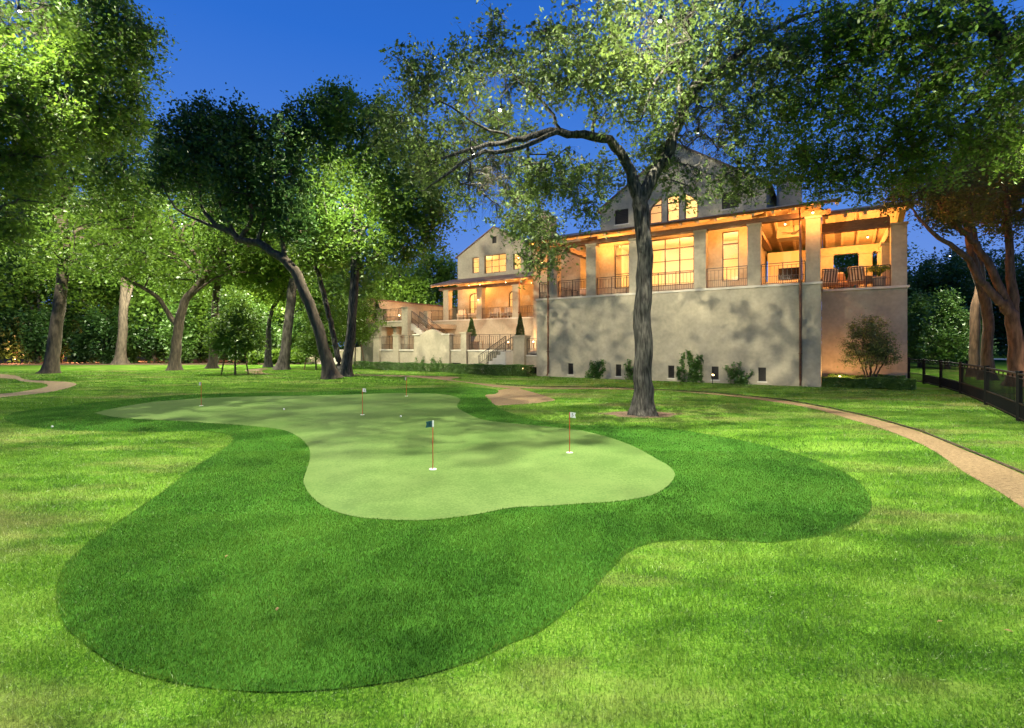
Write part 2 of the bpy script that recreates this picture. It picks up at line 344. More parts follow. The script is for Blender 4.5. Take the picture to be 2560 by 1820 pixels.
def inside(P, poly):
    poly = np.asarray(poly); x, y = P[:, 0], P[:, 1]; r = np.zeros(len(P), bool)
    for i in range(len(poly)):
        x0, y0 = poly[i - 1]; x1, y1 = poly[i]
        if y0 == y1: continue
        c = (y0 > y) != (y1 > y)
        r ^= c & (x < (x1 - x0) * (y - y0) / (y1 - y0) + x0)
    return r
def blades(P, h, w, tilt, z0):
    n = len(P); a = RNG.uniform(0, math.tau, n); b = RNG.uniform(0, math.tau, n); tuft = .5 * np.sin(P[:, 0] * 7.3 + 2 * np.sin(P[:, 1] * 5.1)) + .5 * np.sin(P[:, 1] * 9.7 + 2 * np.sin(P[:, 0] * 6.3 + 1))
    H = h * RNG.uniform(.5, 1.15, n) * (1 + (.35 if z0 == 0 else .08) * tuft); Wd = w * RNG.uniform(.7, 1.3, n)
    t = np.abs(RNG.normal(0, tilt, n)).clip(0, 1.35)
    bx, by = np.cos(a) * Wd / 2, np.sin(a) * Wd / 2
    z = np.full(n, z0)
    V = np.stack([np.stack([P[:, 0] - bx, P[:, 1] - by, z], 1), np.stack([P[:, 0] + bx, P[:, 1] + by, z], 1),
                  np.stack([P[:, 0] + np.cos(b) * np.sin(t) * H, P[:, 1] + np.sin(b) * np.sin(t) * H, z + H * np.cos(t)], 1)], 1)
    return V.reshape(-1, 3)
def scatter(x0, x1, y0, y1, dens):
    n = int((x1 - x0) * (y1 - y0) * dens); P = np.stack([RNG.uniform(x0, x1, n), RNG.uniform(y0, y1, n)], 1)
    return P[np.abs(P[:, 0]) < 1.15 * P[:, 1] + 2.6]
frx = offset(fr, -.03)
bands = ((1.3, 3.2, 11000, .034, .0034), (3.2, 5, 7500, .036, .0042), (5, 8, 3200, .038, .006), (8, 13, 1100, .04, .010), (13, 22, 330, .045, .018), (22, 34, 90, .05, .034))
VL, VF = [], []
for y0, y1, de, h, w in bands:
    P = scatter(-1.15 * y1 - 2.6, 1.15 * y1 + 2.6, y0, y1, de)
    i_f = inside(P, frx); i_g = inside(P, gr); L = ~i_f
    for pl in (pa, patch, loop): L &= ~inside(P, pl)
    L &= ((P[:, 0] - 3.32) / .85) ** 2 + ((P[:, 1] - 12.35) / .55) ** 2 > 1
    hb = (P[:, 0] - AX) * DN[0] + (P[:, 1] - AY) * DN[1] > -.1
    L &= ~hb
    VL.append(blades(P[L], h, w, .65, 0))
    Q = P[inside(P, fr) & ~i_g]
    VF.append(blades(Q, h * .68, w * .9, .38, .006))
    if y0 < 8:
        P2 = scatter(-1.12 * y1 - 1.2, 1.12 * y1 + 1.2, y0, y1, de * .45); VF.append(blades(P2[inside(P2, fr) & ~inside(P2, gr)], h * .7, w * .9, .45, .006))
for nm, V, mm, lb in (("lawn_grass", VL, "blade", 0), ("fringe_turf", VF, "fblade", 0)):
    V = np.concatenate(V); o = npmesh(nm, V, np.arange(len(V)).reshape(-1, 3), M[mm]); tag(o, "short blades of mown lawn grass around the putting green" if nm[0] == 'l' else "deep green artificial turf pile of the fringe around the putting green", "grass", kind="stuff")
# ================================================================== FOLIAGE
LAMPS = [  # position, power, cone, aim, label
    (P3(1650, 52, 10.4), 5000, 118, (-.22, -.12, -1), "bright lamp high in the grey-trunked tree, by the top edge"),
    (P3(1182, 383, 10.6), 14000, 62, (.42, 1, -.56), "lit lamp under the long horizontal bough"),
    (P3(1745, 330, 12.2), 9000, 62, (.36, 1, -.62), "lamp added on the right limb of the grey-trunked tree, trained on the house wall"),  # extra lamp, added to throw light and leaf shadows on the stucco
    (P3(1250, 275, 11.2), 2600, 150, (-.3, -.5, -1), "lit lamp among the leaves above the horizontal bough"),
    (P3(50, 28, 12.2), 10000, 118, (.18, .05, -1), "bright lamp in the boughs at the upper left corner"),
    (P3(875, 470, 29.5), 10000, 0, (0, -.2, -1), "lamp inside the glowing crown of the twin-stemmed tree"),
    (P3(850, 520, 26.0), 8500, 0, (0, -.2, -1), "lamp low in the front of the twin-stemmed tree's crown"),
    (P3(455, 560, 33), 5000, 0, (0, -.2, -1), "lamp among the limbs of the dark forked tree"),
    (P3(590, 500, 28.5), 11000, 145, (-.1, -.2, -1), "lamp under the dark crown of the leaning tree"),
    (P3(120, 560, 29), 5000, 0, (0, -.2, -1), "lamp in the straight blotched tree"),
    (P3(455, 600, 41), 10000, 0, (0, -.2, -1), "lamp behind the dark forked tree"),
    (P3(640, 690, 41), 12000, 0, (.1, .1, -1), "lamp behind the pale leaning trunk"),
    (P3(160, 590, 38), 8500, 0, (0, -.2, -1), "lamp behind the straight blotched tree"),
    (P3(690, 740, 50), 11000, 0, (0, 0, -1), "lamp above the planting bed"),
    (P3(330, 740, 44), 5000, 0, (0, 0, -1), "lamp over the shrubs beside the plain pale bole"),
    (P3(160, 660, 50), 5000, 0, (0, 0, -1), "lamp in the trees at the far left"),
    (P3(500, 600, 52), 6000, 0, (0, 0, -1), "lamp in the trees behind the wide low limbs"),
    (P3(1020, 640, 52), 11000, 138, (0, .35, -1), "lamp in the trees beyond the sloping wall"),
    (P3(1000, 690, 26.5), 6000, 80, tuple(HW(-8.5, 1, 1) - P3(1000, 690, 26.5)), "lamp in the twin-stemmed tree trained on the curved wall"),
    (P3(2640, 300, 12), 6500, 110, (-.35, -.45, -1), "lamp in the boughs just outside the right edge"),
    (P3(2600, 560, 31), 9000, 150, (-.1, 0, -1), "lamp over the slope at the far right"),
    (P3(2375, 640, 27), 5500, 150, (0, .1, -1), "lamp in the right-hand tree over the lawn beyond the fence"),
    (Vector((4.2, .6, 9.3)), 5500, 118, (.02, .30, -1), "lamp added in the unseen tree behind the viewer, to the right"),  # out-of-view lamp added to brighten the near lawn
    (Vector((-6.5, 1.0, 9.3)), 6500, 118, (-.02, .32, -1), "lamp added in the unseen tree behind the viewer, to the left"),  # its partner on the left, likewise added out of view
]
def leaves(name, C, size, m, parent=None, upbias=.35, asp=.55):
    n = len(C); s = size * RNG.uniform(.45, 1.6, n)[:, None]
    nrm = RNG.normal(size=(n, 3)); nrm[:, 2] = np.abs(nrm[:, 2]) + upbias; nrm /= np.linalg.norm(nrm, axis=1)[:, None]
    a = np.cross(nrm, RNG.normal(size=(n, 3))); a /= np.linalg.norm(a, axis=1)[:, None] + 1e-9; b = np.cross(nrm, a)
    V = np.stack([C - a * s, C + b * s * asp - a * s * .1, C + a * s, C - b * s * asp - a * s * .1], 1).reshape(-1, 3)
    return npmesh(name, V, np.arange(4 * n).reshape(-1, 4), m, parent)
def ring_tubes(name, chains, m, parent):
    VV, FF, off = [], [], 0
    for P, R, flare in chains:
        P = np.array(P); R = np.array(R); k = len(P)
        n = 14 if R.max() > .13 else (8 if R.max() > .05 else 4)
        T = np.gradient(P, axis=0); T /= np.linalg.norm(T, axis=1)[:, None] + 1e-9
        ref = np.array([.9, .3, .1]) if abs(T[0][2]) > .7 else np.array([0, 0, 1.])
        X = np.cross(T, ref); X /= np.linalg.norm(X, axis=1)[:, None] + 1e-9; Y = np.cross(X, T)
        ang = np.arange(n) * math.tau / n
        rr = np.tile(R[:, None], (1, n))
        if n == 14:
            rr = rr * (1 + .05 * np.sin(ang * 3 + P[:, 2:3] * 1.3) + RNG.normal(0, .025, (k, n)))
            if flare:
                f = np.exp(-(P[:, 2:3]) / .3); rr = rr * (1 + f * (.38 + .30 * np.sin(ang * 5 + 1)))
        V = P[:, None, :] + rr[:, :, None] * (np.cos(ang)[None, :, None] * X[:, None, :] + np.sin(ang)[None, :, None] * Y[:, None, :])
        i = np.arange(k - 1)[:, None]; j = np.arange(n)[None, :]
        F = np.stack([i * n + j, i * n + (j + 1) % n, (i + 1) * n + (j + 1) % n, (i + 1) * n + j], 2).reshape(-1, 4) + off
        VV.append(V.reshape(-1, 3)); FF.append(F); off += k * n
    return npmesh(name, np.concatenate(VV), np.concatenate(FF), m, parent, smooth=True)
def tree(name, label, limbs, blobs, natt, nleaf, lsize, lm, bark, cat="tree", group=None, tip=.013, tw=.55, sig=.16, droop=.15, step=.4, shell=2.0, minr=0):
    """limbs: polylines of (world x,y,z,radius); blobs: (centre, radii) of the crown; branches grow from the limbs towards points of the crown"""
    base = Vector(limbs[0][0][:3]); base.z = 0
    root = empty(name, base, label=label, cat=cat, group=group)
    B = np.array(base); pos, par, rad, fixed = [], [], [], []
    for li, L in enumerate(limbs):
        L = np.array([tuple(q) for q in L], float); L[:, :3] -= B
        seg = max(2, int(np.linalg.norm(np.diff(L[:, :3], axis=0), axis=1).sum() / step / (len(L) - 1)) + 1)
        S = np.array(smooth2([tuple(q) for q in L], seg, False))
        if li == 0: prev = -1; st = 0
        else: prev = int(np.argmin(np.linalg.norm(np.array(pos) - S[0, :3], axis=1))); st = 1
        if li == 0: # more rings near the foot
            f = S[0].copy(); f2 = S[0] * .75 + S[1] * .25; f3 = S[0] * .5 + S[1] * .5; S = np.concatenate([[f], [f2], [f3], S[1:]])
        for q in S[st:]:
            pos.append(q[:3] + (RNG.normal(0, .02, 3) if q[2] > .6 else 0)); par.append(prev); rad.append(q[3]); fixed.append(True); prev = len(pos) - 1
    w = np.array([(b[1][0] * b[1][1] * b[1][2]) ** .7 for b in blobs]); w /= w.sum()
    k = RNG.choice(len(blobs), natt, p=w); d = RNG.normal(size=(natt, 3)); d /= np.linalg.norm(d, axis=1)[:, None]
    C = np.array([np.array(b[0]) for b in blobs])[k] - B; R = np.array([b[1] for b in blobs])[k]
    A = C + d * R * (RNG.uniform(0, 1, natt) ** (1 / shell / 1.3))[:, None]
    A = A[A[:, 2] > .5]; lampA = [np.array(l[0]) - B + np.array([0, 0, .3]) for l in LAMPS]
    lampA = [q for q in lampA if np.min(np.linalg.norm(np.array(pos) - q, axis=1)) < 1.6]   # a branch carries each lamp
    S0 = np.array(pos); D0 = np.array([np.min(np.linalg.norm(S0 - a, axis=1)) for a in A]); A = A[np.argsort(D0)]; nL = len(lampA)
    if nL: A = np.concatenate([np.array(lampA), A])
    buf = np.zeros((len(pos) + 60 * len(A) + 10, 3)); cnt = len(pos); buf[:cnt] = S0
    minz = S0[:, 2].max() * .18
    for a in A:
        dv = buf[:cnt] - a; dist = np.linalg.norm(dv, axis=1) + .35 * np.maximum(dv[:, 2], 0) + 6 * (buf[:cnt, 2] < minz)
        i = int(np.argmin(dist)); p0 = buf[i]; Ld = np.linalg.norm(a - p0); m = max(1, min(50, int(Ld / step)))
        mid = (p0 + a) / 2 + RNG.normal(0, .10 * Ld, 3) + np.array([0, 0, .10 * Ld]); prev = i
        for t in np.arange(1, m + 1) / m:
            q = (1 - t) ** 2 * p0 + 2 * t * (1 - t) * mid + t * t * a + (RNG.normal(0, .035, 3) if t < 1 else 0)
            buf[cnt] = q; cnt += 1; par.append(prev); rad.append(0); fixed.append(False); prev = cnt - 1
    pos = buf[:cnt]; N = cnt; acc = np.zeros(N); r = np.array(rad, float); best = [(-1, -1.)] * N
    for i in range(N - 1, -1, -1):
        if not fixed[i]: r[i] = max(acc[i], tip ** 2.3) ** (1 / 2.3)
        p = par[i]
        if p >= 0:
            if not fixed[p]: acc[p] += r[i] ** 2.3
    for i in range(N):
        p = par[i]
        if p >= 0 and not fixed[i]: r[i] = min(r[i], r[p] * (.72 if fixed[p] else 1.0))
    for i in range(N):
        p = par[i]
        if p >= 0:
            sc = r[i] + (10 if fixed[i] and fixed[p] else 0) + (-5 if (fixed[p] and not fixed[i]) else 0)
            if sc > best[p][1] or best[p][0] < 0: best[p] = (i, sc)
    chains = []
    for i in range(N):
        p = par[i]
        if p < 0 or best[p][0] != i:
            ch = [i]; c = best[i][0]
            while c >= 0 and par[c] == ch[-1]: ch.append(c); c = best[c][0]
            P = [pos[j] for j in ch]; Rr = [r[j] for j in ch]
            if p >= 0: P = [pos[p]] + P; Rr = [Rr[0]] + Rr
            if len(P) > 1 and max(Rr) >= minr: chains.append((P, Rr, p < 0))
    ring_tubes("trunk", chains, bark, root)
    # leaf sprays round every twig end
    A = A[nL:]; K = 7; nA = len(A); per = max(1, nleaf // nA)
    td = RNG.normal(size=(nA, K, 3)); td[:, :, 2] -= droop * 1.0; td /= np.linalg.norm(td, axis=2)[:, :, None]
    ia = np.repeat(np.arange(nA), per); ik = RNG.integers(0, K, len(ia)); t = RNG.uniform(0, 1, len(ia)) ** .8
    Cc = A[ia] + td[ia, ik] * (t * tw)[:, None] + RNG.normal(0, 1, (len(ia), 3)) * (sig * (.4 + .6 * t))[:, None]
    Cc[:, 2] -= droop * t * t * tw
    Cc = Cc[Cc[:, 2] > .25]
    for l in LAMPS:   # leaves left out round lamps and along beams to tame hot spots
        q = np.array(l[0]) - B; dq = Cc - q; dl = np.linalg.norm(dq, axis=1); ax = np.array(Vector(l[3]).normalized()); k = dl > .8
        if 'wall' in l[4] or 'horizontal' in l[4]: k &= ~((dl < 1.7) & (dq @ ax > .75 * dl))
        Cc = Cc[k]
    leaves("crown", Cc, lsize, lm, root)
    if tw <= .6 and nA > 200:   # the fine twigs that carry the sprays
        p0 = np.repeat(A, K, 0); e = td.reshape(-1, 3) * tw * .95; e[:, 2] -= droop * tw * .9; q = np.cross(e, RNG.normal(size=e.shape)); q /= np.linalg.norm(q, axis=1)[:, None]; q2 = np.cross(e, q); q2 /= np.linalg.norm(q2, axis=1)[:, None]
        w = .0045; V = np.stack([p0 + q * w, p0 + q2 * w, p0 - (q + q2) * w, p0 + e], 1).reshape(-1, 3); b = np.arange(len(p0))[:, None] * 4
        F = np.concatenate([b + np.array([[0, 1, 3]]), b + np.array([[1, 2, 3]]), b + np.array([[2, 0, 3]])]); npmesh("twigs", V, F, bark, root)
    return root
def LB(*pts):   # limb from (u, v, depth, radius in m)
    return [(*P3(u, v, Y), r) for u, v, Y, r in pts]
def trunkbase(pts):
    L = LB(*pts); x, y, z, r = L[0]; L[0] = (x, y, -.05, r); return L
def BL(*bl):    # crown blobs from (u, v, depth, half width px, half height px[, half depth m])
    o = []
    for b in bl:
        u, v, Y, ru, rv = b[:5]; a, c = ru / FPX * Y, rv / FPX * Y
        o.append((P3(u, v, Y), (a, b[5] if len(b) > 5 else (a + c) / 2, c)))
    return o

# central elm
tree("shade_tree", "tall grey-trunked tree standing on the lawn in front of the house, forking high up", [
    trunkbase([(1607, 1037, 12.3, .27), (1607, 950, 12.3, .228), (1606, 780, 12.3, .215), (1612, 640, 12.3, .195), (1600, 520, 12.3, .195), (1596, 484, 12.3, .20)]),
    LB((1596, 500, 12.3, .18), (1577, 430, 12.2, .13), (1550, 380, 12.0, .12), (1505, 345, 11.8, .105), (1440, 335, 11.6, .095), (1380, 328, 11.5, .085), (1310, 345, 11.4, .07), (1240, 358, 11.3, .055), (1170, 372, 11.2, .045), (1080, 400, 11.2, .02)),
    LB((1390, 330, 11.5, .06), (1290, 372, 10.9, .05), (1190, 388, 10.6, .045), (1110, 440, 10.5, .03), (1050, 480, 10.5, .012)),
    LB((1600, 500, 12.3, .19), (1632, 440, 12.3, .15), (1665, 385, 12.2, .14), (1690, 320, 12.1, .135), (1715, 260, 12.0, .13), (1745, 215, 12.0, .12), (1800, 175, 12.1, .10), (1880, 110, 12.3, .075), (1970, 55, 12.5, .05), (2080, 20, 12.7, .03)),
    LB((1712, 270, 12, .09), (1702, 230, 11.8, .08), (1700, 150, 11.6, .065), (1720, 60, 11.4, .05), (1760, -60, 11.3, .03)),
    LB((1725, 240, 12, .08), (1760, 170, 12.0, .07), (1830, 60, 11.8, .05), (1890, -60, 11.8, .03)),
    LB((1738, 180, 12, .05), (1690, 150, 11.4, .045), (1640, 200, 11.0, .035), (1600, 300, 10.8, .02)),
    LB((1400, 330, 11.5, .05), (1385, 290, 11.3, .045), (1340, 240, 11.2, .035), (1280, 180, 11.1, .02)),
    LB((1478, 338, 11.7, .05), (1490, 270, 11.6, .04), (1450, 200, 11.4, .025), (1400, 120, 11.3, .015)),
    LB((1300, 350, 11.4, .04), (1200, 310, 11.3, .03), (1100, 250, 11.3, .02), (1000, 170, 11.3, .012)),
], BL((1480, 120, 11.2, 150, 110), (1330, 170, 11.3, 150, 100), (1170, 190, 11.3, 130, 90), (1040, 200, 11.4, 70, 90), (1020, 330, 11.4, 90, 70), (1620, 60, 11, 190, 110), (1560, 220, 11.2, 130, 90),
      (1270, 440, 11.4, 150, 65), (1410, 430, 11.6, 110, 60), (1150, 400, 11.2, 110, 80), (1330, 550, 11.2, 90, 40), (1210, 490, 11.2, 90, 40), (1700, 250, 12, 110, 100), (1800, 310, 12.6, 120, 110), (1760, 410, 13, 130, 50), (1640, 400, 12.8, 80, 60),
      (1400, 640, 11, 22, 60), (1900, 130, 12.3, 130, 110), (1770, 60, 11.5, 150, 100), (1250, 60, 11, 30, 60), (1520, 440, 12.6, 60, 45), (1730, 450, 13, 100, 40), (1860, 440, 13.5, 100, 50), (1480, 510, 11.8, 50, 40), (1120, 420, 13.5, 110, 80), (1230, 330, 13.6, 110, 60), (1290, 450, 13.3, 120, 60), (1345, 620, 14.2, 60, 60), (1300, 540, 13.2, 70, 50)),
    1420, 84000, .043, LM["olive"], M["bark"], tip=.007, tw=.46, sig=.055, droop=.3, step=.28)
# left, tree standing just outside the frame
tree("shade_tree", "large tree at the left edge whose boughs fill the upper left corner of the picture", [
    [(-16.5, 12.5, -.05, .4), (-16.2, 12.6, 3, .34), (-15.8, 12.8, 5.5, .3), (-15.5, 13, 8, .22), (-15, 13.2, 11, .12)],
    LB((-160, 330, 13, .15), (-60, 240, 13, .12), (0, 181, 13, .09), (47, 220, 13, .07), (102, 268, 13, .05), (197, 300, 13.2, .03)),
    LB((-160, 420, 13, .12), (-40, 320, 13, .08), (0, 307, 13, .06), (79, 292, 13, .04), (160, 330, 13, .02)),
    LB((-160, 450, 13, .10), (-40, 395, 13, .06), (60, 388, 13, .04), (120, 392, 13, .02)),
    LB((-160, 250, 13, .12), (0, 80, 13.5, .08), (200, 60, 14, .05), (330, 110, 14.5, .03)),
    LB((-160, 560, 13, .08), (0, 520, 13, .04), (50, 500, 13, .03), (110, 505, 13, .015)),
], BL((60, 90, 13, 200, 120), (220, 60, 14, 130, 90), (330, 110, 14.5, 80, 80), (210, 220, 14, 130, 110), (330, 230, 15, 60, 40), (60, 300, 13, 160, 110), (-80, 250, 13, 150, 200), (250, 310, 15, 90, 60), (20, 450, 13, 110, 60), (40, 570, 13, 90, 45)),
    850, 78000, .05, LM["mid"], M["bark_pale"], tip=.008, tw=.5, sig=.12, step=.3)
# left group
tree("slender_tree", "straight grey tree at the far left with a pale blotched lower trunk", [
    trunkbase([(124, 933, 31, .42), (135, 870, 31, .34), (150, 740, 31, .31), (160, 650, 31, .29), (158, 560, 31, .27), (155, 450, 31, .22), (160, 370, 31, .15), (165, 300, 31, .08)]),
    LB((160, 640, 31, .15), (190, 580, 31, .1), (250, 560, 31, .07), (330, 545, 31, .03)),
    LB((158, 560, 31, .12), (110, 510, 31, .08), (40, 500, 31, .04)),
    LB((158, 500, 31, .12), (200, 430, 31, .09), (260, 380, 31, .05)),
], BL((170, 420, 31, 150, 110), (280, 400, 31, 110, 80), (60, 500, 31, 110, 80), (170, 560, 31, 190, 60), (300, 500, 31, 110, 80), (230, 640, 30, 140, 45), (60, 620, 30, 100, 40), (180, 310, 31, 80, 60)),
    520, 34000, .10, LM["mid"], M["bark_dk"], tip=.028, tw=.95, sig=.26, step=.6)
tree("spreading_tree", "dark forked tree with wide low limbs left of the middle, between two straight trunks", [
    trunkbase([(436, 925, 35, .38), (440, 880, 35, .33), (446, 820, 35, .30), (462, 755, 35, .27), (508, 697, 35, .22), (540, 646, 35, .15), (600, 600, 35, .08)]),
    LB((446, 815, 35, .2), (425, 790, 35, .17), (400, 750, 34.5, .14), (360, 720, 34, .12), (320, 700, 34, .09), (262, 650, 34, .05)),
    LB((508, 697, 35, .16), (490, 640, 35, .12), (440, 580, 35, .09), (420, 520, 35, .05)),
    LB((520, 680, 35, .14), (560, 650, 35, .1), (580, 690, 35, .05)),
    LB((470, 745, 35, .13), (530, 700, 35, .09), (590, 680, 35, .05)),
    LB((500, 700, 35, .12), (455, 650, 35, .09), (390, 610, 35, .07), (330, 590, 35, .04)),
], BL((480, 560, 35, 150, 80), (350, 620, 34, 100, 70), (560, 520, 35, 100, 90), (440, 660, 35, 150, 45), (420, 480, 35, 110, 70), (600, 640, 35, 70, 60), (470, 420, 36, 110, 60)),
    430, 24000, .11, LM["mid"], M["bark_dk"], tip=.03, tw=1.0, sig=.28, step=.6)
tree("leaning_tree", "big tree leaning left over the lawn with the darkest broad crown", [
    trunkbase([(829, 947, 25.8, .40), (815, 890, 25.8, .31), (795, 820, 25.8, .28), (772, 756, 25.8, .27), (745, 693, 25.8, .26), (717, 654, 25.8, .23), (680, 630, 25.8, .2), (646, 606, 25.8, .19), (600, 600, 25.8, .16), (580, 580, 25.8, .15), (540, 560, 25.8, .12), (505, 520, 25.8, .08), (500, 460, 25.8, .05)]),
    LB((600, 600, 25.8, .12), (630, 540, 25.8, .1), (620, 480, 25.8, .09), (640, 420, 25.8, .06)),
    LB((590, 590, 25.8, .12), (560, 530, 25.8, .08), (540, 470, 25.8, .06), (560, 400, 25.8, .04)),
    LB((717, 654, 25.8, .14), (705, 600, 25.8, .1), (690, 520, 25.8, .08), (700, 440, 25.8, .05)),
    LB((640, 605, 25.8, .12), (660, 540, 25.8, .09), (620, 500, 25.8, .07)),
    LB((580, 585, 25.8, .1), (520, 560, 25.8, .08), (440, 520, 25.8, .05), (400, 450, 25.8, .03)),
], BL((560, 330, 26, 110, 70), (450, 370, 26.5, 80, 70), (650, 370, 26, 100, 80), (560, 430, 26, 150, 70), (700, 470, 26, 80, 80), (740, 560, 26, 60, 60), (620, 520, 26, 130, 40), (420, 450, 26, 60, 50), (740, 320, 27, 50, 60), (500, 290, 26, 60, 35)),
    600, 42000, .09, LM["dark"], M["bark_dk"], tip=.024, tw=.8, sig=.22, step=.5)
tree("twin_stemmed_tree", "tall tree beside the leaning one, its inner crown glowing bright green from a lamp", [
    trunkbase([(863, 941, 27.8, .36), (868, 900, 27.8, .29), (878, 820, 27.8, .26), (884, 740, 27.8, .25), (888, 650, 27.8, .24), (890, 590, 27.8, .22), (894, 500, 27.8, .2), (905, 450, 27.8, .16), (930, 425, 27.8, .1), (960, 400, 27.8, .05)]),
    [*LB((847, 927, 29, .2))[:1]] + LB((845, 890, 29, .17), (832, 830, 29, .15), (819, 776, 29, .15), (800, 700, 29, .14), (788, 658, 29, .13), (770, 600, 29, .1), (780, 520, 29, .07), (800, 430, 29, .04)),
    LB((888, 660, 27.8, .13), (860, 600, 28, .11), (830, 560, 28, .09), (820, 480, 28, .06)),
    LB((890, 600, 27.8, .13), (940, 540, 27.8, .1), (1000, 500, 27.8, .07), (1040, 500, 27.8, .04)),
    LB((905, 450, 27.8, .11), (895, 400, 27.8, .08), (905, 340, 27.8, .05)),
    LB((886, 680, 27.8, .11), (940, 640, 27.8, .08), (1000, 620, 27.8, .04)),
], BL((840, 300, 28, 90, 70), (930, 330, 28, 110, 90), (1010, 400, 28.5, 90, 90), (800, 400, 28, 90, 90), (900, 480, 28, 150, 90), (830, 560, 28, 90, 80), (1010, 520, 28, 100, 80), (1040, 610, 28, 70, 70), (920, 620, 28, 110, 50), (850, 250, 28, 60, 30), (780, 640, 28.5, 60, 50), (1080, 500, 28, 60, 80)),
    760, 64000, .09, LM["mid"], M["bark"], tip=.024, tw=.8, sig=.22, step=.5)
tree("slender_tree", "pale thick trunk leaning right, just left of the big leaning tree", [
    trunkbase([(705, 923, 36, .46), (712, 890, 36, .37), (722, 800, 36, .33), (733, 709, 36, .30), (748, 646, 36, .27), (750, 560, 36, .2), (745, 460, 36, .12)]),
    LB((735, 700, 36, .15), (770, 655, 36, .12), (830, 670, 36, .06)),
    LB((748, 650, 36, .13), (700, 600, 36, .1), (660, 560, 36, .05)),
], BL((720, 640, 37, 130, 60), (700, 540, 37, 120, 80), (790, 600, 37, 90, 80), (640, 690, 37, 60, 40)), 340, 26000, .12, LM["bright"], M["bark_pale"], tip=.022, tw=1.1, sig=.3, step=.7)
tree("slender_tree", "thin straight dark trunk behind the staked saplings", [
    trunkbase([(530, 921, 38, .36), (534, 880, 38, .29), (540, 760, 38, .26), (546, 658, 38, .22), (555, 560, 38, .16), (560, 480, 38, .08)])],
    BL((560, 600, 38, 110, 60), (520, 680, 38, 90, 40), (600, 540, 38, 80, 60)), 220, 17000, .12, LM["mid"], M["bark_dk"], tip=.022, tw=1.1, sig=.3, step=.7)
tree("slender_tree", "pale straight trunk at the back of the left lawn with a plain bole", [
    trunkbase([(301, 910, 46, .6), (303, 880, 46, .42), (308, 800, 46, .36), (311, 736, 46, .33), (312, 640, 46, .26), (316, 560, 46, .15)]),
    LB((308, 790, 46, .22), (325, 730, 46, .18), (335, 680, 46, .12))],
    BL((320, 640, 46, 110, 60), (280, 560, 46, 110, 70), (380, 600, 46, 80, 60)), 260, 20000, .14, LM["mid"], M["bark_dk"], tip=.03, tw=1.2, sig=.34, step=.8)
tree("slender_tree", "thin curving tree between the pale leaning trunk and the planting bed", [
    trunkbase([(670, 917, 40, .3), (671, 860, 40, .22), (673, 810, 40, .17), (683, 770, 40, .15), (701, 740, 40, .12), (715, 715, 40, .07)])],
    BL((690, 700, 40, 80, 60), (660, 660, 40, 70, 50)), 170, 13000, .12, LM["bright"], M["bark"], tip=.02, tw=1.0, sig=.3, step=.7)
# saplings
for k, (u, v, w, top, lab) in enumerate(((588, 937, 60, 745, "small dense staked sapling in front of the straight dark trunk"), (888, 921, 75, 690, "bushy young tree hiding the left end of the terrace"), (790, 925, 45, 800, "slight young tree behind the leaning trunk"))):
    Y = EYE * FPX / (v - HV); mid = (top + v - 60) / 2; x, _, _ = P3(u, v, Y)
    t = tree("young_tree", lab, [[(x, Y, -.05, .06), (x, Y, .8, .05), (x + .02, Y, 2.0, .04), (x, Y, (v - top) / FPX * Y * .8, .02)]],
         BL((u - w * .35, mid + 25, Y, w * .75, (v - 60 - top) / 2 * .7), (u + w * .4, mid + 5, Y, w * .6, (v - 60 - top) / 2 * .75), (u, mid - 40, Y, w * .5, (v - 60 - top) / 2 * .8), (u + 10, mid + 45, Y, w * .9, (v - 60 - top) / 2 * .4)), 150, 11000, .075, LM["mid" if k != 1 else "bright"], M["bark_dk"], tip=.008, tw=.55, sig=.2, step=.4, group="young trees on the far lawn")
    for j, dx in enumerate((-.9, .75)):
        st = MB().bar((dx, .1, 0), (dx * .6, .05, 1.9), .06).build("stake", M["timber"], t)
# right group
tree("spreading_tree", "right-hand tree beyond the fence splitting into three warm brown limbs", [
    trunkbase([(2541, 965, 21, .36), (2540, 900, 21, .25), (2533, 804, 21, .235), (2515, 770, 21, .2), (2499, 755, 21, .17), (2470, 720, 21, .14), (2445, 694, 21, .13), (2423, 652, 21, .12), (2385, 620, 20.5, .1), (2346, 595, 20, .08), (2310, 560, 20, .06), (2281, 514, 20, .03)]),
    LB((2530, 800, 21, .2), (2512, 750, 21, .16), (2468, 652, 21, .14), (2430, 600, 21, .12), (2384, 556, 21, .09), (2342, 499, 21, .06), (2300, 460, 21, .03)),
    LB((2535, 800, 21, .2), (2533, 747, 21, .17), (2524, 650, 21, .15), (2520, 560, 21, .12), (2514, 480, 21, .09), (2500, 380, 21, .06)),
], BL((2400, 450, 20, 130, 60), (2510, 520, 21, 80, 80), (2290, 470, 19.5, 90, 40), (2500, 370, 20, 110, 80), (2380, 540, 20, 60, 35), (2600, 450, 21, 80, 120)), 400, 19000, .06, LM["warm"], M["bark_warm"], tip=.014, tw=.6, sig=.15, step=.4)
for (u, v, Y, lab, top, up) in ((2434, 942, 27.5, "plain tall trunk with ivy tufts behind the fence, leftmost of the three", 500, 2452), (2466, 950, 25, "plain tall trunk behind the fence, between its two neighbours", 470, 2440)):
    tree("slender_tree", lab, [trunkbase([(u, v, Y, .3), (u + 2, 880, Y, .235), (u + 4, 780, Y, .22), (up, 680, Y, .2), (up - 20, 580, Y, .15), (up - 40, top, Y, .08)])],
         BL((up, 480, Y, 120, 60), (up + 60, 400, Y, 100, 60), (up - 60, 520, Y, 60, 30)), 220, 20000, .08, LM["warm"], M["bark_warm"], tip=.015, tw=.8, sig=.2, step=.5)
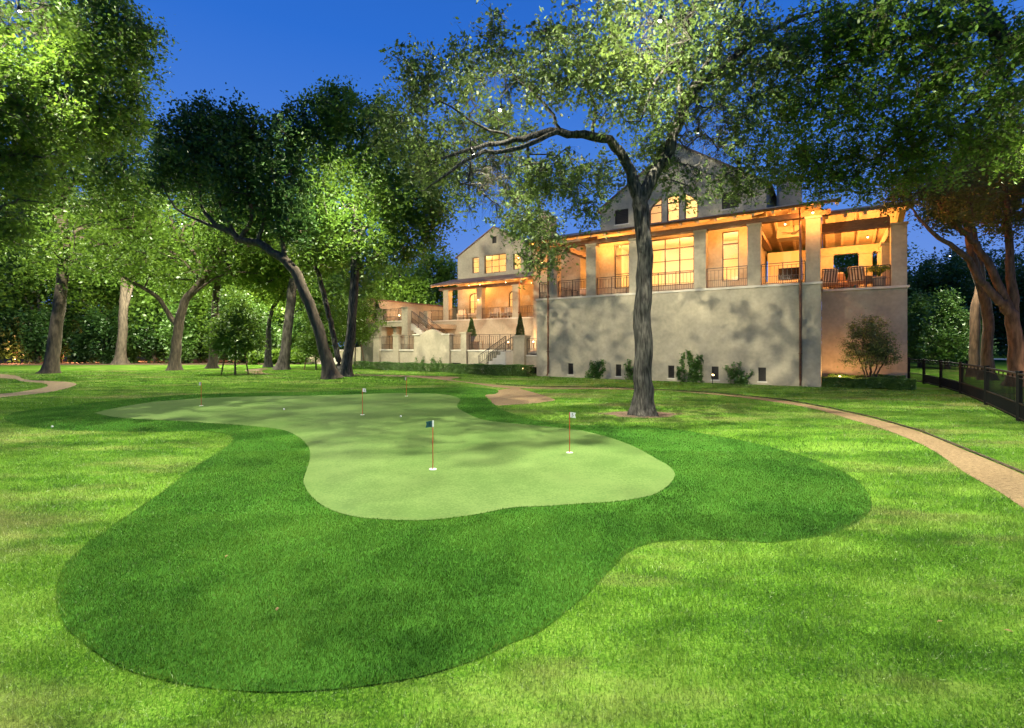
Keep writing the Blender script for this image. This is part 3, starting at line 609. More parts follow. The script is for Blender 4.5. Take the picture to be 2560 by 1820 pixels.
tree("shade_tree", "near tree at the right edge whose long boughs cross the upper right corner", [
    [(15.5, 9.5, -.05, .42), (15.2, 9.6, 3, .36), (14.6, 9.8, 5.5, .3), (13.2, 10.2, 7.3, .24)] + LB((2560, 105, 11, .17), (2515, 109, 11, .17), (2490, 70, 11, .16), (2457, 21, 11, .14), (2440, -60, 11, .1)),
    LB((2500, 90, 11, .1), (2448, 67, 11, .09), (2356, 80, 11.2, .075), (2290, 95, 11.3, .065), (2230, 113, 11.5, .055), (2150, 125, 11.7, .04), (2062, 122, 12, .025)),
    LB((2356, 80, 11.2, .05), (2290, 150, 11.5, .04), (2230, 190, 12, .02)),
    LB((2560, 105, 11, .12), (2520, 180, 12, .08), (2420, 260, 13, .06), (2300, 330, 13.5, .04), (2180, 400, 14, .02)),
    LB((2440, 0, 11, .08), (2300, -20, 11, .06), (2150, 30, 12, .04), (2000, 60, 12.5, .02)),
], BL((2080, 90, 12, 150, 90), (2280, 50, 11, 180, 80), (2470, 130, 11, 130, 110), (2200, 220, 12.5, 170, 90), (2010, 260, 13, 130, 90), (2400, 300, 13, 160, 90), (2220, 350, 14, 150, 60), (2020, 400, 14.5, 120, 60), (2120, 460, 14.5, 110, 40), (2560, 300, 12, 100, 120), (2300, 430, 14.5, 110, 40)),
    950, 52000, .048, LM["mid"], M["bark_dk"], tip=.009, tw=.5, sig=.06, droop=.25, step=.3)

tree("shade_tree", "unseen tree added behind the viewer to throw dappled shade on the near turf", [  # out-of-view tree, added to dapple the turf and carry two lamps
    [(-.8, -5, -.05, .34), (-.6, -4.9, 3, .28), (-.4, -4.4, 5.5, .24), (-.5, -3.2, 7.5, .16)], [(-.4, -4.4, 5.5, .18), (2, -2.5, 7.4, .13), (4.5, -.5, 8.4, .07)], [(-.4, -4.4, 5.5, .18), (-3, -2.5, 7.4, .13), (-6.2, 0, 8.4, .07)]],
    [(Vector((4.8, .9, 6.5)), (2.4, 1.6, .7)), (Vector((-6.5, 1.0, 6.5)), (3.6, 2.4, .8)), (Vector((-1, -.6, 6.9)), (2, 1.4, .7))], 200, 22000, .05, LM["mid"], M["bark"], tip=.01, tw=.5, sig=.12, step=.4)
# trees further back, each with its own crown
BG = [(110, 50, 560, 110, "mid", "leafy tree close behind the blotched trunk"), (330, 51, 560, 120, "bright", "light green tree behind the forked tree's left limb"), (470, 50, 600, 110, "mid", "tree filling the gap right of the forked trunk"), (610, 51, 590, 110, "bright", "lit tree behind the thin curving trunk"), (750, 52, 600, 100, "mid", "green tree between the pale and leaning trunks"), (-60, 58, 400, 130, "dark", "dim tall tree at the far left behind the shrub screen"), (60, 62, 470, 120, "warm", "reddish lit tree behind the far left trunk"),
      (230, 66, 450, 130, "dark", "dark tree behind the parasol"), (390, 60, 520, 110, "mid", "green tree behind the wide low limbs"), (530, 64, 500, 120, "mid", "tree behind the straight dark trunk"),
      (640, 60, 560, 110, "bright", "bright green tree over the planting bed"), (760, 62, 540, 120, "bright", "leafy tree behind the garden steps"), (900, 66, 560, 120, "mid", "tree rising left of the terrace house end"),
      (985, 60, 640, 80, "bright", "bright tree above the long sloping wall"), (1070, 66, 590, 80, "bright", "pale green tree beside the gabled left wing"), (930, 75, 690, 70, "dark", "dark low tree seen over the sloping wall"),
      (2180, 62, 500, 90, "bright", "green tree peeping over the right roof"), (2330, 55, 640, 110, "dark", "dark tree right of the house beyond the fence"), (2430, 62, 600, 130, "dark", "dark blue-green tree in the gap of the right trunks"),
      (2560, 58, 620, 120, "dark", "dark tree at the far right edge over the slope"), (2280, 70, 680, 60, "dark", "distant tree touching the right corner of the house")]
for i, (u, Y, top, w, lm, lab) in enumerate(BG):
    x = (u - CX) / FPX * Y; h = EYE + (HV - top) / FPX * Y; wm = w / FPX * Y; r0 = .22 + .02 * (i % 4)
    lean = (-.8, .5, .2, -.3)[i % 4]
    B = [(Vector((x + lean, Y, h * .72)), (wm, wm * .8, h * .24)), (Vector((x + lean - wm * .5, Y, h * .5)), (wm * .7, wm * .6, h * .2)), (Vector((x + wm * .55, Y + 1, h * .56)), (wm * .65, wm * .6, h * .2)), (Vector((x, Y + 1, h * .27)), (wm * .9, wm * .6, h * .16))]
    tree("background_tree", lab, [[(x, Y, -.05, r0), (x + lean * .2, Y, h * .2, r0 * .8), (x + lean * .7, Y, h * .45, r0 * .6), (x + lean, Y, h * .75, r0 * .25)],
                                  [(x + lean * .3, Y, h * .28, r0 * .5), (x - wm * .4, Y, h * .45, r0 * .35), (x - wm * .6, Y, h * .6, r0 * .15)]],
         B, 240, 19000, .17, LM[lm], M["bark_warm" if i in (5, 6, 9) else "bark"], group="trees behind the lawn", tip=.03, tw=1.4, sig=.4, step=1.0, minr=.03)
# cedars on the right
for u, v, Y, w, top, lab in ((2300, 900, 40, 45, 720, "dark cedar against the right corner of the house"), (2368, 903, 37, 55, 712, "feathery lighter cedar, left of the bare trunks"), (2420, 902, 42, 40, 760, "small cedar tucked behind the leftmost bare trunk")):
    x = (u - CX) / FPX * Y; h = EYE + (HV - top) / FPX * Y; wm = w / FPX * Y
    tree("cedar", lab, [[(x, Y, -.05, .14), (x, Y, h * .5, .08), (x, Y, h * .95, .02)]],
         [(Vector((x, Y, h * .28)), (wm, wm, h * .24)), (Vector((x, Y, h * .5)), (wm * .75, wm * .75, h * .22)), (Vector((x, Y, h * .72)), (wm * .5, wm * .5, h * .2))],
         260, 16000, .09, LM["hedge"], M["bark_dk"], tip=.012, tw=.6, sig=.16, droop=-.2, group="cedars beyond the fence")
# far wood: one mass
n = 42000; xs = RNG.uniform(-120, 150, n); ys = RNG.uniform(78, 100, n); top = 9 + 4 * np.sin(xs * .11) + 2.5 * np.sin(xs * .31 + 1); zs = RNG.uniform(0, 1, n) ** .8 * top
tag(leaves("far_wood", np.stack([xs, ys, zs], 1), .42, LM["dark"]), "dark far-off wood closing the view behind the garden", "wood", kind="stuff")

# shrub screen along the back of the left lawn
def shrub(u, v, w, h, lm, lab, name="shrub", nl=9000, ls=.085, group="shrub screen at the back of the lawn", cat="shrub"):
    Y = EYE * FPX / (v - HV); x = (u - CX) / FPX * Y
    root = empty(name, (x, Y, 0), label=lab, cat=cat, group=group)
    m = MB()
    for j in range(6):
        a = j * 1.05; m.tube([(0, 0, -.05), (.2 * w * math.cos(a), .2 * w * math.sin(a), h * .35), (.4 * w * math.cos(a), .4 * w * math.sin(a), h * .75)], [.05, .035, .012], 6)
    m.build("stem", M["bark_dk"], root)
    K = 34; c = RNG.normal(size=(K, 3)); c /= np.linalg.norm(c, axis=1)[:, None]; c *= RNG.uniform(.3, .95, K)[:, None]
    c = c * np.array([w, w * .7, h * .5]) + np.array([0, 0, h * .5]); i = RNG.integers(0, K, nl)
    C = c[i] + RNG.normal(0, 1, (nl, 3)) * np.array([w * .17, w * .15, h * .09]); C = C[C[:, 2] > .03]
    leaves("crown", C, ls, lm, root); return root
desc = ["glossy dark shrub", "broad dark laurel", "tall leafy shrub", "rounded dark shrub"]
where = ["at the very left edge", "left of the blotched trunk", "right of the blotched trunk", "in front of the parasol", "left of the plain pale bole", "right of the plain pale bole", "left of the forked dark tree",
         "behind the forked dark tree", "right of the forked dark tree", "behind the staked sapling", "right of the staked sapling", "left of the thin curving tree", "between the thin curving and pale leaning trunks", "beside the garden steps"]
for k in range(14):
    u = -20 + k * 58; hpx = (150, 165, 140, 150, 120, 150, 160, 135, 150, 170, 175, 160, 130, 120)[k]
    v = 907 + (k % 3); Y = EYE * FPX / (v - HV)
    shrub(u, v, 44 / FPX * Y, hpx / FPX * Y, LM["hedge" if k in (6, 8, 11, 12, 13) else "dark"], f"{desc[k % 4]} {where[k]}", ls=.13)
for k, (u, v) in enumerate(((676, 911), (700, 911), (735, 910), (752, 911), (640, 912))):
    shrub(u, v, .75, 1.5, LM["bright"], ["low broad-leaved plant at the foot of the thin curving tree", "low broad-leaved plant left of the pale leaning trunk", "low broad-leaved plant right of the pale leaning trunk", "low broad-leaved plant against the step wall", "low broad-leaved plant at the left end of the bed"][k],
          name="bedding_plant", nl=1800, ls=.10, group="low plants in the bed", cat="plant")

# ================================================================== HOUSE
H = empty("mansion", (AX, AY, 0), TH, label="large stucco house with timber-beamed verandas lit warm from inside", cat="house")
def part(mb, name, m, parent=None, **k): return mb.build(name, M[m], parent or H, **k)
def railing(parent, a, b, z0, z1=None, h=.95, post=None, name="railing"):
    """iron railing between (s,n) points a and b; z0,z1 are floor heights at the two ends"""
    z1 = z0 if z1 is None else z1; m = MB(); a = Vector((*a, z0)); b = Vector((*b, z1)); L = (b - a).length; up = Vector((0, 0, 1))
    P = lambda t, z: a.lerp(b, t) + up * z
    m.bar(P(0, h), P(1, h), .05, .03); m.bar(P(0, h - .1), P(1, h - .1), .02, .016); m.bar(P(0, .06), P(1, .06), .025, .02); m.bar(P(0, .38), P(1, .38), .02, .016)
    n = max(2, int(round(L / .17)))
    for i in range(n + 1):
        t = i / n; big = i % 5 == 0 or i == n; m.bar(P(t, .0 if big else .06), P(t, h if big else h - .1), .032 if big else .016)
    for i in range(n): t = (i + .5) / n; m.bar(P(t, .06), P(t, .38), .014)
    return m.build(name, M["iron"], parent)
def pillar(s0, s1, n0, n1, z0, z1, parent=None, cap=.04, base=True):
    m = MB().box(s0, s1, n0, n1, z0, z1 - .1); m.box(s0 - cap, s1 + cap, n0 - cap, n1 + cap, z1 - .1, z1)
    return m.build("pillar", M["stucco"], parent or H, bevel=.008)
def window(loop, n, cols=1, rows=(), depth=.1, curtain=False, parent=None, bottom=True):
    """frame, mullions and pane of an opening (loop in s,z) set at depth n"""
    ss = [p[0] for p in loop]; zz = [p[1] for p in loop]; a0, a1, z0, z1 = min(ss), max(ss), min(zz), max(zz); c = ((a0 + a1) / 2, (z0 + z1) / 2)
    inner = [(c[0] + (p[0] - c[0]) * (1 - .11 / (a1 - a0)), c[1] + (p[1] - c[1]) * (1 - .11 / (z1 - z0))) for p in loop]
    m = MB().slab([loop, inner], n, n + .07)
    for i in range(1, cols): x = a0 + (a1 - a0) * i / cols; m.box(x - .028, x + .028, n + .008, n + .062, z0 + .05, z1 - .05)
    for j, r in enumerate(rows): z = z0 + (z1 - z0) * r; h = .035 if r > .7 and len(rows) > 1 else .016; m.box(a0 + .05, a1 - .05, n + .012, n + .058, z - h, z + h)
    f = m.build("window", M["frame"], parent or H)
    MB().slab([inner], n + .03, n + .036).build("pane", M["glass"], f)
    if curtain:
        for x0, x1 in ((a0 + .03, a0 + .34),):
            k = MB(); N = 9
            for i in range(N): xa = x0 + (x1 - x0) * i / N; k.box(xa, xa + (x1 - x0) / N - .004, n + .16 + (.03 if i % 2 else 0), n + .19 + (.03 if i % 2 else 0), z0 + .02, z1 - .02)
            k.build("curtain", M["curtain"], f)
    return f
def vent(a0, a1, z0, z1, n, bars=8, trim=True):
    m = MB().slab([rect(a0, a1, z0, z1), rect(a0 + .035, a1 - .035, z0 + .035, z1 - .035)], n + .04, n + .10)
    for i in range(bars): z = z0 + .05 + (z1 - z0 - .1) * i / max(1, bars - 1); m.box(a0 + .035, a1 - .035, n + .06, n + .085, z - .012, z + .012)
    m.box(a0 + .01, a1 - .01, n + .12, n + .13, z0 + .01, z1 - .01)
    f = m.build("vent", M["louver"], H)
    if trim: MB().box(a0 - .05, a1 + .05, n - .03, n + .05, z0 - .06, z0 - .003).build("sill", M["stone"], f)
def room(s0, s1, n0, n1, z0, z1, P, lights, name="room"):
    m = MB(); t = .05
    m.box(s0, s1, n1, n1 + t, z0, z1); m.box(s0 - t, s0, n0, n1, z0, z1); m.box(s1, s1 + t, n0, n1, z0, z1); m.box(s0, s1, n0, n1, z0 - t, z0); m.box(s0, s1, n0, n1, z1, z1 + t)
    o = m.build(name, M["plaster"], H)
    for l in lights: point(l, P * 1.25, (1, .60, .24), .25, H)
def gable_roof(s0, s1, n0, n1, ze, zr, t=.10, ov=.25):
    c = (s0 + s1) / 2; k = (zr - ze) / (c - s0); m = MB()
    a, b = s0 - ov, s1 + ov; za = ze - k * ov
    m.slab([[(a, za), (c, zr), (b, za), (b, za + t), (c, zr + t), (a, za + t)]], n0 - .12, n1)
    return m.build("roof", M["tile"], H)

# --- main block, lower wall with five low vents
vents = [(2.0, 2.32), (4.8, 5.1), (7.53, 7.83), (9.57, 9.88), (11.56, 11.87)]
part(MB().slab([rect(-.04, 13.95, -.3, 4.40)] + [rect(a, b, .16, .78) for a, b in vents], 0, .3).box(-.04, .2, .3, 6, -.3, 4.4).box(13.7, 13.95, .3, 2.2, -.3, 4.4), "lower_wall", "stucco")
for a, b in vents: vent(a, b, .16, .78, .02, 7)
part(MB().box(-.09, 14.0, -.05, 8, 4.403, 4.5), "veranda_floor", "stone")
part(MB().box(.02, 13.9, .42, 8, 4.5, 4.515), "floor_tiles", "pot")
for s0, s1 in ((.62, 1.30), (3.08, 3.66), (5.52, 6.1), (8.76, 9.31), (11.11, 11.65), (13.39, 13.93)): pillar(s0, s1, .02, .5, 4.5, 7.33)
part(MB().box(-.1, 14.3, .05, .42, 7.333, 7.56), "beam", "timber")
part(MB().box(1.55, 1.85, .5, 8, 7.15, 7.4), "beam", "timber"); part(MB().box(11.2, 11.5, .5, 6.9, 7.2, 7.42), "beam", "timber")
for a, b in ((.04, .6), (1.32, 3.06), (3.68, 5.5), (6.12, 8.74), (9.33, 11.09), (11.67, 13.37)): railing(H, (a, .18), (b, .18), 4.5)
railing(H, (.06, .2), (.06, 5.8), 4.5)
pillar(1.45, 1.95, 5.0, 5.5, 4.5, 7.15); pillar(1.45, 1.95, 7.3, 7.8, 4.5, 7.15)
# shed roof over the front veranda
def zf(n): return 7.62 + (n + .8) * .258
m = MB().slab([[(-.8, 7.62), (3.0, zf(3)), (3.0, zf(3) + .12), (-.8, 7.74)]], -.35, 14.62, axis='s'); part(m, "roof", "tile")
m = MB()
for i in range(20):
    s = -.2 + i * .775; m.slab([[(-.72, 7.50), (2.98, zf(2.98) - .13), (2.98, zf(2.98) - .003), (-.72, zf(-.72) - .003)]], s - .05, s + .05, axis='s')
part(m, "rafters", "soffit")
part(MB().slab([[(-.77, zf(-.77) - .03), (2.97, zf(2.97) - .03), (2.97, zf(2.97) - .006), (-.77, zf(-.77) - .006)]], -.32, 14.6, axis='s'), "soffit", "soffit")
part(MB().tube([(-.35, -.84, 7.66), (14.62, -.84, 7.66)], .055, 8), "gutter", "copper")
part(MB().bar((14.62, -.84, 7.66), (14.62, 3, zf(3) + .02), .07, .2), "barge_board", "timber")
# window wall behind the veranda
wins = [rect(4.02, 4.90, 5.0, 7.5), rect(6.1, 8.38, 4.98, 7.52), rect(9.72, 10.50, 5.0, 7.5)]
part(MB().slab([rect(3.0, 11.05, 4.52, 8.2)] + wins, 1.8, 2.05), "window_wall", "stucco")
window(wins[0], 1.88, 1, (.33, .75), curtain=True); window(wins[1], 1.88, 3, (.26, .52, .78)); window(wins[2], 1.88, 1, (.45, .75))
part(MB().box(2.98, 3.2, 2.05, 8, 4.52, 8.2), "side_wall", "stucco"); part(MB().box(10.95, 11.15, 2.05, 8, 4.52, 8.0), "side_wall", "stucco")
room(3.25, 10.9, 2.06, 6.2, 4.55, 7.9, 260, [(4.6, 3.9, 7.2), (7.3, 3.9, 7.2), (10.0, 3.9, 7.2)])
# table, lamp shapes inside
part(MB().box(6.6, 8.1, 3.6, 4.3, 5.15, 5.22).box(6.7, 6.8, 3.7, 4.2, 4.55, 5.15).box(7.9, 8.0, 3.7, 4.2, 4.55, 5.15), "console_table", "timber")
# gabled upper storey
gw = [[(5.66, 8.72), (6.37, 8.72), (6.37, 10.12), (6.1, 9.98), (5.85, 9.78), (5.66, 9.5)], rect(6.65, 7.33, 8.72, 10.14), [(7.6, 8.72), (8.31, 8.72), (8.31, 9.5), (8.12, 9.78), (7.9, 9.98), (7.6, 10.12)]]
part(MB().slab([[(2.7, 8.3), (11.6, 8.3), (11.6, 10.0), (7.15, 12.9), (2.7, 10.0)]] + gw + [rect(9.51, 10.32, 8.95, 9.81), rect(3.59, 4.42, 8.95, 9.81)], 3.0, 3.3)
     .box(2.7, 2.95, 3.3, 11, 8.3, 9.98).box(11.35, 11.6, 3.3, 11, 8.3, 9.98), "gable_wall", "stucco")
for l in gw: window(l, 3.08, 1, (.42, .72))
vent(9.51, 10.32, 8.95, 9.81, 3.0, 9); vent(3.59, 4.42, 8.95, 9.81, 3.0, 9)
room(4.8, 9.2, 3.31, 6, 8.5, 11.0, 200, [(7, 4.8, 10.3)])
gable_roof(2.7, 11.6, 3, 11, 10.0, 12.9)
part(MB().box(11.9, 13.03, 5, 6, 7.5, 10.6).box(11.82, 13.11, 4.92, 6.08, 10.6, 10.72), "chimney", "stucco")
# --- right wing with the open loggia
part(MB().box(13.96, 17.05, 2.2, 2.5, -.3, 4.26).box(16.8, 17.05, 2.5, 9, -.3, 4.26), "wing_wall", "stucco")
part(MB().box(14.0, 17.12, 2.13, 9, 4.262, 4.36), "wing_ledge", "stone")
pillar(16.5, 17.05, 2.22, 2.8, 4.36, 7.1)
part(MB().box(13.95, 16.47, 2.25, 2.6, 6.98, 7.42), "beam", "timber")
railing(H, (13.97, 2.36), (16.48, 2.36), 4.36)
part(MB().box(10.97, 16.9, 8.0, 8.4, 6.85, 7.25), "beam", "soffit"); part(MB().box(16.45, 16.9, 2.82, 7.99, 6.7, 7.12), "beam", "soffit")
pillar(16.35, 16.95, 4.6, 5.2, 4.36, 6.7); pillar(16.35, 16.95, 6.7, 7.3, 4.36, 6.7); pillar(15.6, 16.2, 7.9, 8.4, 4.36, 6.85)
part(MB().box(11.3, 12.95, 7.0, 7.9, 4.52, 7.1).box(11.2, 13.05, 6.85, 7.9, 5.35, 5.43), "fireplace", "plaster")
pillar(13.45, 14.45, 7.2, 7.9, 4.36, 6.75)
part(MB().box(12.97, 13.4, 7.6, 7.9, 4.5, 6.85), "back_wall", "stucco")
m = MB().slab([[(3.05, 8.55), (8.8, 7.35), (8.8, 7.47), (3.05, 8.70)]], 10.95, 13.93, axis='s')
m.slab([[(1.45, 7.62), (4.6, 8.42), (8.8, 7.35), (8.8, 7.47), (4.6, 8.54), (1.45, 7.74)]], 13.94, 17.35, axis='s'); part(m, "roof", "tile")
m = MB().slab([[(1.48, 7.59), (4.6, 8.39), (8.78, 7.32), (8.78, 7.345), (4.6, 8.415), (1.48, 7.615)]], 13.96, 17.33, axis='s')
m.slab([[(3.07, 8.51), (8.78, 7.32), (8.78, 7.345), (3.07, 8.545)]], 11.16, 13.92, axis='s'); part(m, "soffit", "soffit")
m = MB()
for s in (11.9, 12.6, 13.3): m.slab([[(3.1, 8.34), (8.7, 7.18), (8.7, 7.318), (3.1, 8.50)]], s - .06, s + .06, axis='s')
for s in (14.15, 14.85, 15.55, 16.25, 17.0): m.slab([[(1.55, 7.46), (4.6, 8.24), (8.7, 7.18), (8.7, 7.318), (4.6, 8.385), (1.55, 7.60)]], s - .06, s + .06, axis='s')
part(m, "rafters", "soffit")
for s in (12.7, 15.3):
    m = MB().tube([(s, 5, 8.1), (s, 5, 7.75)], .025, 8); m.lathe((s, 5, 7.62), [(.05, 0), (.14, .03), (.14, .12), (.05, .15)], 16)
    for k in range(5):
        a = k * math.tau / 5 + s; m.bar((s + .12 * math.cos(a), 5 + .12 * math.sin(a), 7.7), (s + .7 * math.cos(a), 5 + .7 * math.sin(a), 7.7), .13, .015)
    part(m, "ceiling_fan", "book")
# --- link block and chimney
part(MB().box(-3.8, -.06, 6.0, 14, -.3, 9.3).box(-.06, 3.0, 8.0, 8.3, 4.5, 9.1), "link_wall", "stucco")
part(MB().slab([[(5.8, 9.3), (14.2, 9.3), (10, 10.6)]], -4.0, 2.7, axis='s'), "roof", "tile")
part(MB().box(-3.7, -2.6, 6.3, 7.3, 9.31, 11.1).slab([[(-3.78, 11.1), (-2.52, 11.1), (-3.15, 11.6)]], 6.22, 7.38), "chimney", "stucco")
# --- left wing
part(MB().slab([rect(-20, -3.81, -.3, 4.05)], 9.8, 10.1), "wing_wall", "stucco")
part(MB().box(-20, -3.82, 9.74, 12.49, 4.053, 4.15), "veranda_floor", "stone")
doors = [arch(-14.9, -13.65, 4.16, 6.82, .35), arch(-10.3, -9.05, 4.16, 6.8, .35)]
up = [rect(-14.5, -13.7, 8.75, 10.26), rect(-13.05, -10.6, 8.6, 10.3), rect(-9.8, -9.0, 8.7, 10.15)]
part(MB().slab([[(-16.3, 4.15), (-3.83, 4.15), (-3.83, 9.3), (-7.55, 9.3), (-7.55, 10.55), (-11.9, 12.9), (-16.3, 10.55)]] + doors + up + [rect(-12.15, -11.65, 11.35, 12.0)], 12.5, 12.8)
     .box(-16.3, -16.05, 12.8, 20, 4.1, 10.5).box(-7.8, -7.55, 12.8, 20, 4.1, 10.5), "wing_front", "stucco")
gable_roof(-16.3, -7.55, 12.5, 20, 10.5, 12.85)
for d in doors: window(d, 12.6, 2, (.12, .7))
window(up[0], 12.58, 1, (.35, .7)); window(up[1], 12.58, 3, (.35, .7)); window(up[2], 12.58, 1, (.35, .7)); vent(-12.15, -11.65, 11.35, 12.0, 12.52, 6, False)
room(-15.8, -8, 12.82, 16, 4.2, 7.6, 260, [(-14.2, 14.3, 7), (-9.7, 14.3, 7)]); room(-15.8, -8, 12.82, 16, 8.0, 10.5, 190, [(-14, 14.3, 10), (-10.5, 14.3, 10)])
for s0, s1 in ((-16.0, -15.35), (-12.1, -11.5), (-8.26, -7.66)): pillar(s0, s1, 10.0, 10.55, 4.15, 6.95)
part(MB().box(-16.6, -6.3, 10.1, 10.45, 6.953, 7.2).box(-6.6, -6.32, 10.45, 12.48, 6.98, 7.2), "beam", "timber")
m = MB().slab([[(9.2, 7.33), (12.5, 8.2), (12.5, 8.31), (9.2, 7.44)]], -16.9, -6.1, axis='s'); part(m, "roof", "tile")
m = MB().slab([[(9.22, 7.30), (12.48, 8.165), (12.48, 8.19), (9.22, 7.325)]], -16.88, -6.12, axis='s')
for i in range(15): s = -16.8 + i * .76; m.slab([[(9.25, 7.19), (12.45, 8.04), (12.45, 8.155), (9.25, 7.30)]], s - .045, s + .045, axis='s')
part(m, "soffit", "soffit")
for a, b in ((-15.33, -12.12), (-11.48, -8.28), (-7.64, -3.85)): railing(H, (a, 10.1), (b, 10.1), 4.15)
railing(H, (-20, 9.95), (-16.05, 9.95), 4.15); pillar(-19.9, -19.3, 9.8, 10.3, 4.15, 5.3)
# downspouts
for s, n, z0, z1 in ((.75, -.06, .05, 7.3), (13.2, -.06, .05, 7.55), (-7.5, 9.9, 1.5, 7.2)):
    m = MB().tube([(s, n - .6 if z1 > 7.3 else n, z1), (s, n - (.3 if z1 > 7.3 else 0), z1 - .15), (s, n, z1 - .4), (s, n, z0 + .2), (s, n - .12, z0)], .05, 8)
    m.box(s - .08, s + .08, n - .07, n + .05, 4.5, 4.62); m.box(s - .07, s + .07, n - .06, n + .05, 1.4, 1.44); m.build("downspout", M["copper"], H, smooth=False)
# lanterns and downlights of the verandas
WARM = (1, .40, .085)
def sconce(loc, P, r=.05, up=False, cone=None, aim=None):
    m = MB().tube([(loc[0], loc[1] + .14, loc[2] + .02), (loc[0], loc[1], loc[2] + .02)], .018, 6).lathe(loc, [(.02, .06), (.07, .04), (.05, -.02)], 12)
    f = m.build("wall_light", M["copper"], H); MB().lathe(loc, [(.02, -.022), (.045, -.03), (.02, -.075)], 10).build("bulb", M["warmlens"], f)
    point((loc[0], loc[1] - .02, loc[2] - .16), P, WARM, r, H, cone=cone, aim=aim)
for l, P in (((.3, -.25, 7.3), 60), ((3.95, 1.0, 7.75), 75), ((7.4, 1.0, 7.75), 75), ((10.7, 1.0, 7.75), 75), ((13.66, -.25, 7.45), 55), ((2.3, 3.2, 7.9), 90), ((12.4, 3.4, 7.9), 120), ((15.9, 6.2, 7.35), 110), ((14.6, 4.2, 7.7), 110), ((.5, 6.6, 7.1), 45),
             ((-14.2, 11.6, 7.5), 80), ((-10.0, 11.6, 7.5), 80), ((-12.9, 11.6, 7.5), 40), ((-6.3, 9.9, 7.0), 70), ((-4.6, 5.2, 8.2), 40)):
    sconce(l, P * 4.8)
sconce((-11.8, 9.88, 5.9), 25); sconce((-3.0, 5.86, 7.8), 50)

# ================================================================== TERRACE
T = empty("terrace", tuple(HW(-8, 1)), TH, label="raised stucco terrace with capped piers and iron railings below the left wing", cat="terrace")
def sh(p): return (p[0] + 8, p[1] - 1)
def tb(s0, s1, n0, n1, z0, z1, m=None): return (m or MB()).box(s0 + 8, s1 + 8, n0 - 1, n1 - 1, z0, z1)
def tsl(loops, n0, n1, m=None): return (m or MB()).slab([[(p[0] + 8, p[1]) for p in l] for l in loops], n0 - 1, n1 - 1)
part(tb(-15.4, -.1, 1.5, 9.75, 1.28, 1.4), "terrace_floor", "stone", T)
for a, b, z0, z1 in ((-14.52, -13.1, .5, 1.4), (-12.45, -10.92, .48, 1.4), (-7.52, -6.56, .6, 1.4), (-6.03, -2.36, -.3, 1.4), (-1.45, -.08, .45, 1.12)): part(tsl([rect(a, b, z0, z1)], 1.15, 1.4), "terrace_wall", "stucco", T)
for a, b, z0, z1 in ((-14.58, -13.04, 1.403, 1.5), (-12.5, -10.92, 1.403, 1.5), (-7.5, -6.55, 1.403, 1.5), (-6.05, -2.34, 1.403, 1.5), (-1.45, -.1, 1.123, 1.2)): part(tb(a, b, 1.08, 1.5, z0, z1), "coping", "stone", T)
top = [(-7.55, 2.52), (-8.1, 2.54), (-8.45, 2.68), (-8.85, 2.86), (-9.2, 2.93), (-9.6, 2.86), (-10.0, 2.68), (-10.35, 2.54), (-10.9, 2.52)]
part(tsl([[(-10.9, -.3), (-7.55, -.3)] + top], 1.0, 1.35), "curved_wall", "stucco", T)
m = tb(-8.2, -7.48, .92, 1.45, 2.524, 2.6); tb(-10.97, -10.25, .92, 1.45, 2.524, 2.6, m); part(m, "coping", "stone", T)
def tp(s0, s1, n0, n1, z0, z1): return pillar(s0 + 8, s1 + 8, n0 - 1, n1 - 1, z0, z1, T, cap=.06)
tp(-15.25, -14.58, 1.0, 1.6, -.3, 2.5); tp(-13.06, -12.5, 1.0, 1.6, -.3, 2.6); tp(-6.54, -6.07, 1.0, 1.5, -.3, 2.68); tp(-2.32, -1.5, 1.0, 1.7, -.3, 2.42); tp(-.75, -.12, 3.2, 3.8, 1.4, 3.1)
for a, b, z in ((-14.55, -13.08, 1.5), (-12.48, -10.95, 1.5), (-7.45, -6.58, 1.5), (-6.03, -2.36, 1.5), (-1.47, -.14, 1.2)): railing(T, sh((a, 1.28)), sh((b, 1.28)), z, h=1.0)
# near-black sheet standing in for the shade behind the openings under the floor
part(tb(-14.5, -.15, 2.2, 2.3, -.2, 1.2), "shade_sheet", "dark", T)
# stairs rising to the right
m = MB(); N = 7
for i in range(N): tb(-4.5 + i * .3, -2.33, .15, 1.13, (i * .2 if i else -.2), (i + 1) * .2 - .001, m)
st = m.build("stairs", M["stone"], T); railing(T, sh((-4.4, .2)), sh((-2.36, .2)), .25, 1.45, h=.9, name="stair_railing"); railing(T, sh((-4.4, 1.08)), sh((-2.4, 1.08)), .25, 1.45, h=.9, name="stair_railing")
# upper deck at the left with its own stairs
part(tb(-18.4, -14.2, 3.0, 9.74, 3.3, 3.68), "upper_deck", "stucco", T); part(tb(-16.5, -14.16, 2.93, 3.4, 3.683, 3.77), "coping", "stone", T)
tp(-17.05, -16.48, 2.95, 3.5, -.3, 4.84); tp(-14.16, -13.5, 2.95, 3.6, -.3, 4.84); tp(-15.6, -15.25, 3.4, 3.75, -.3, 3.3); tp(-13.9, -13.5, 5.2, 5.6, 1.4, 4.6)
railing(T, sh((-16.45, 3.15)), sh((-14.2, 3.15)), 3.77, h=.98)
m = MB(); N = 12
for i in range(N): s = -13.5 + i * .3; tb(s, s + .3, 3.3, 4.3, 1.4 if i > 8 else 3.5 - (i + 1) * .18 - .35, 3.7 - (i + 1) * .18, m)
part(m, "upper_stairs", "stone", T); railing(T, sh((-13.45, 3.35)), sh((-10.0, 3.35)), 3.62, 1.55, h=.92, name="stair_railing"); railing(T, sh((-13.45, 4.25)), sh((-10.0, 4.25)), 3.62, 1.55, h=.92, name="stair_railing")
part(tb(-19.1, -18.42, 3.0, 19, -.3, 5.7), "boundary_wall", "stucco", T); part(tb(-19.2, -18.32, 2.9, 19.05, 5.703, 5.8), "coping", "tile", T)
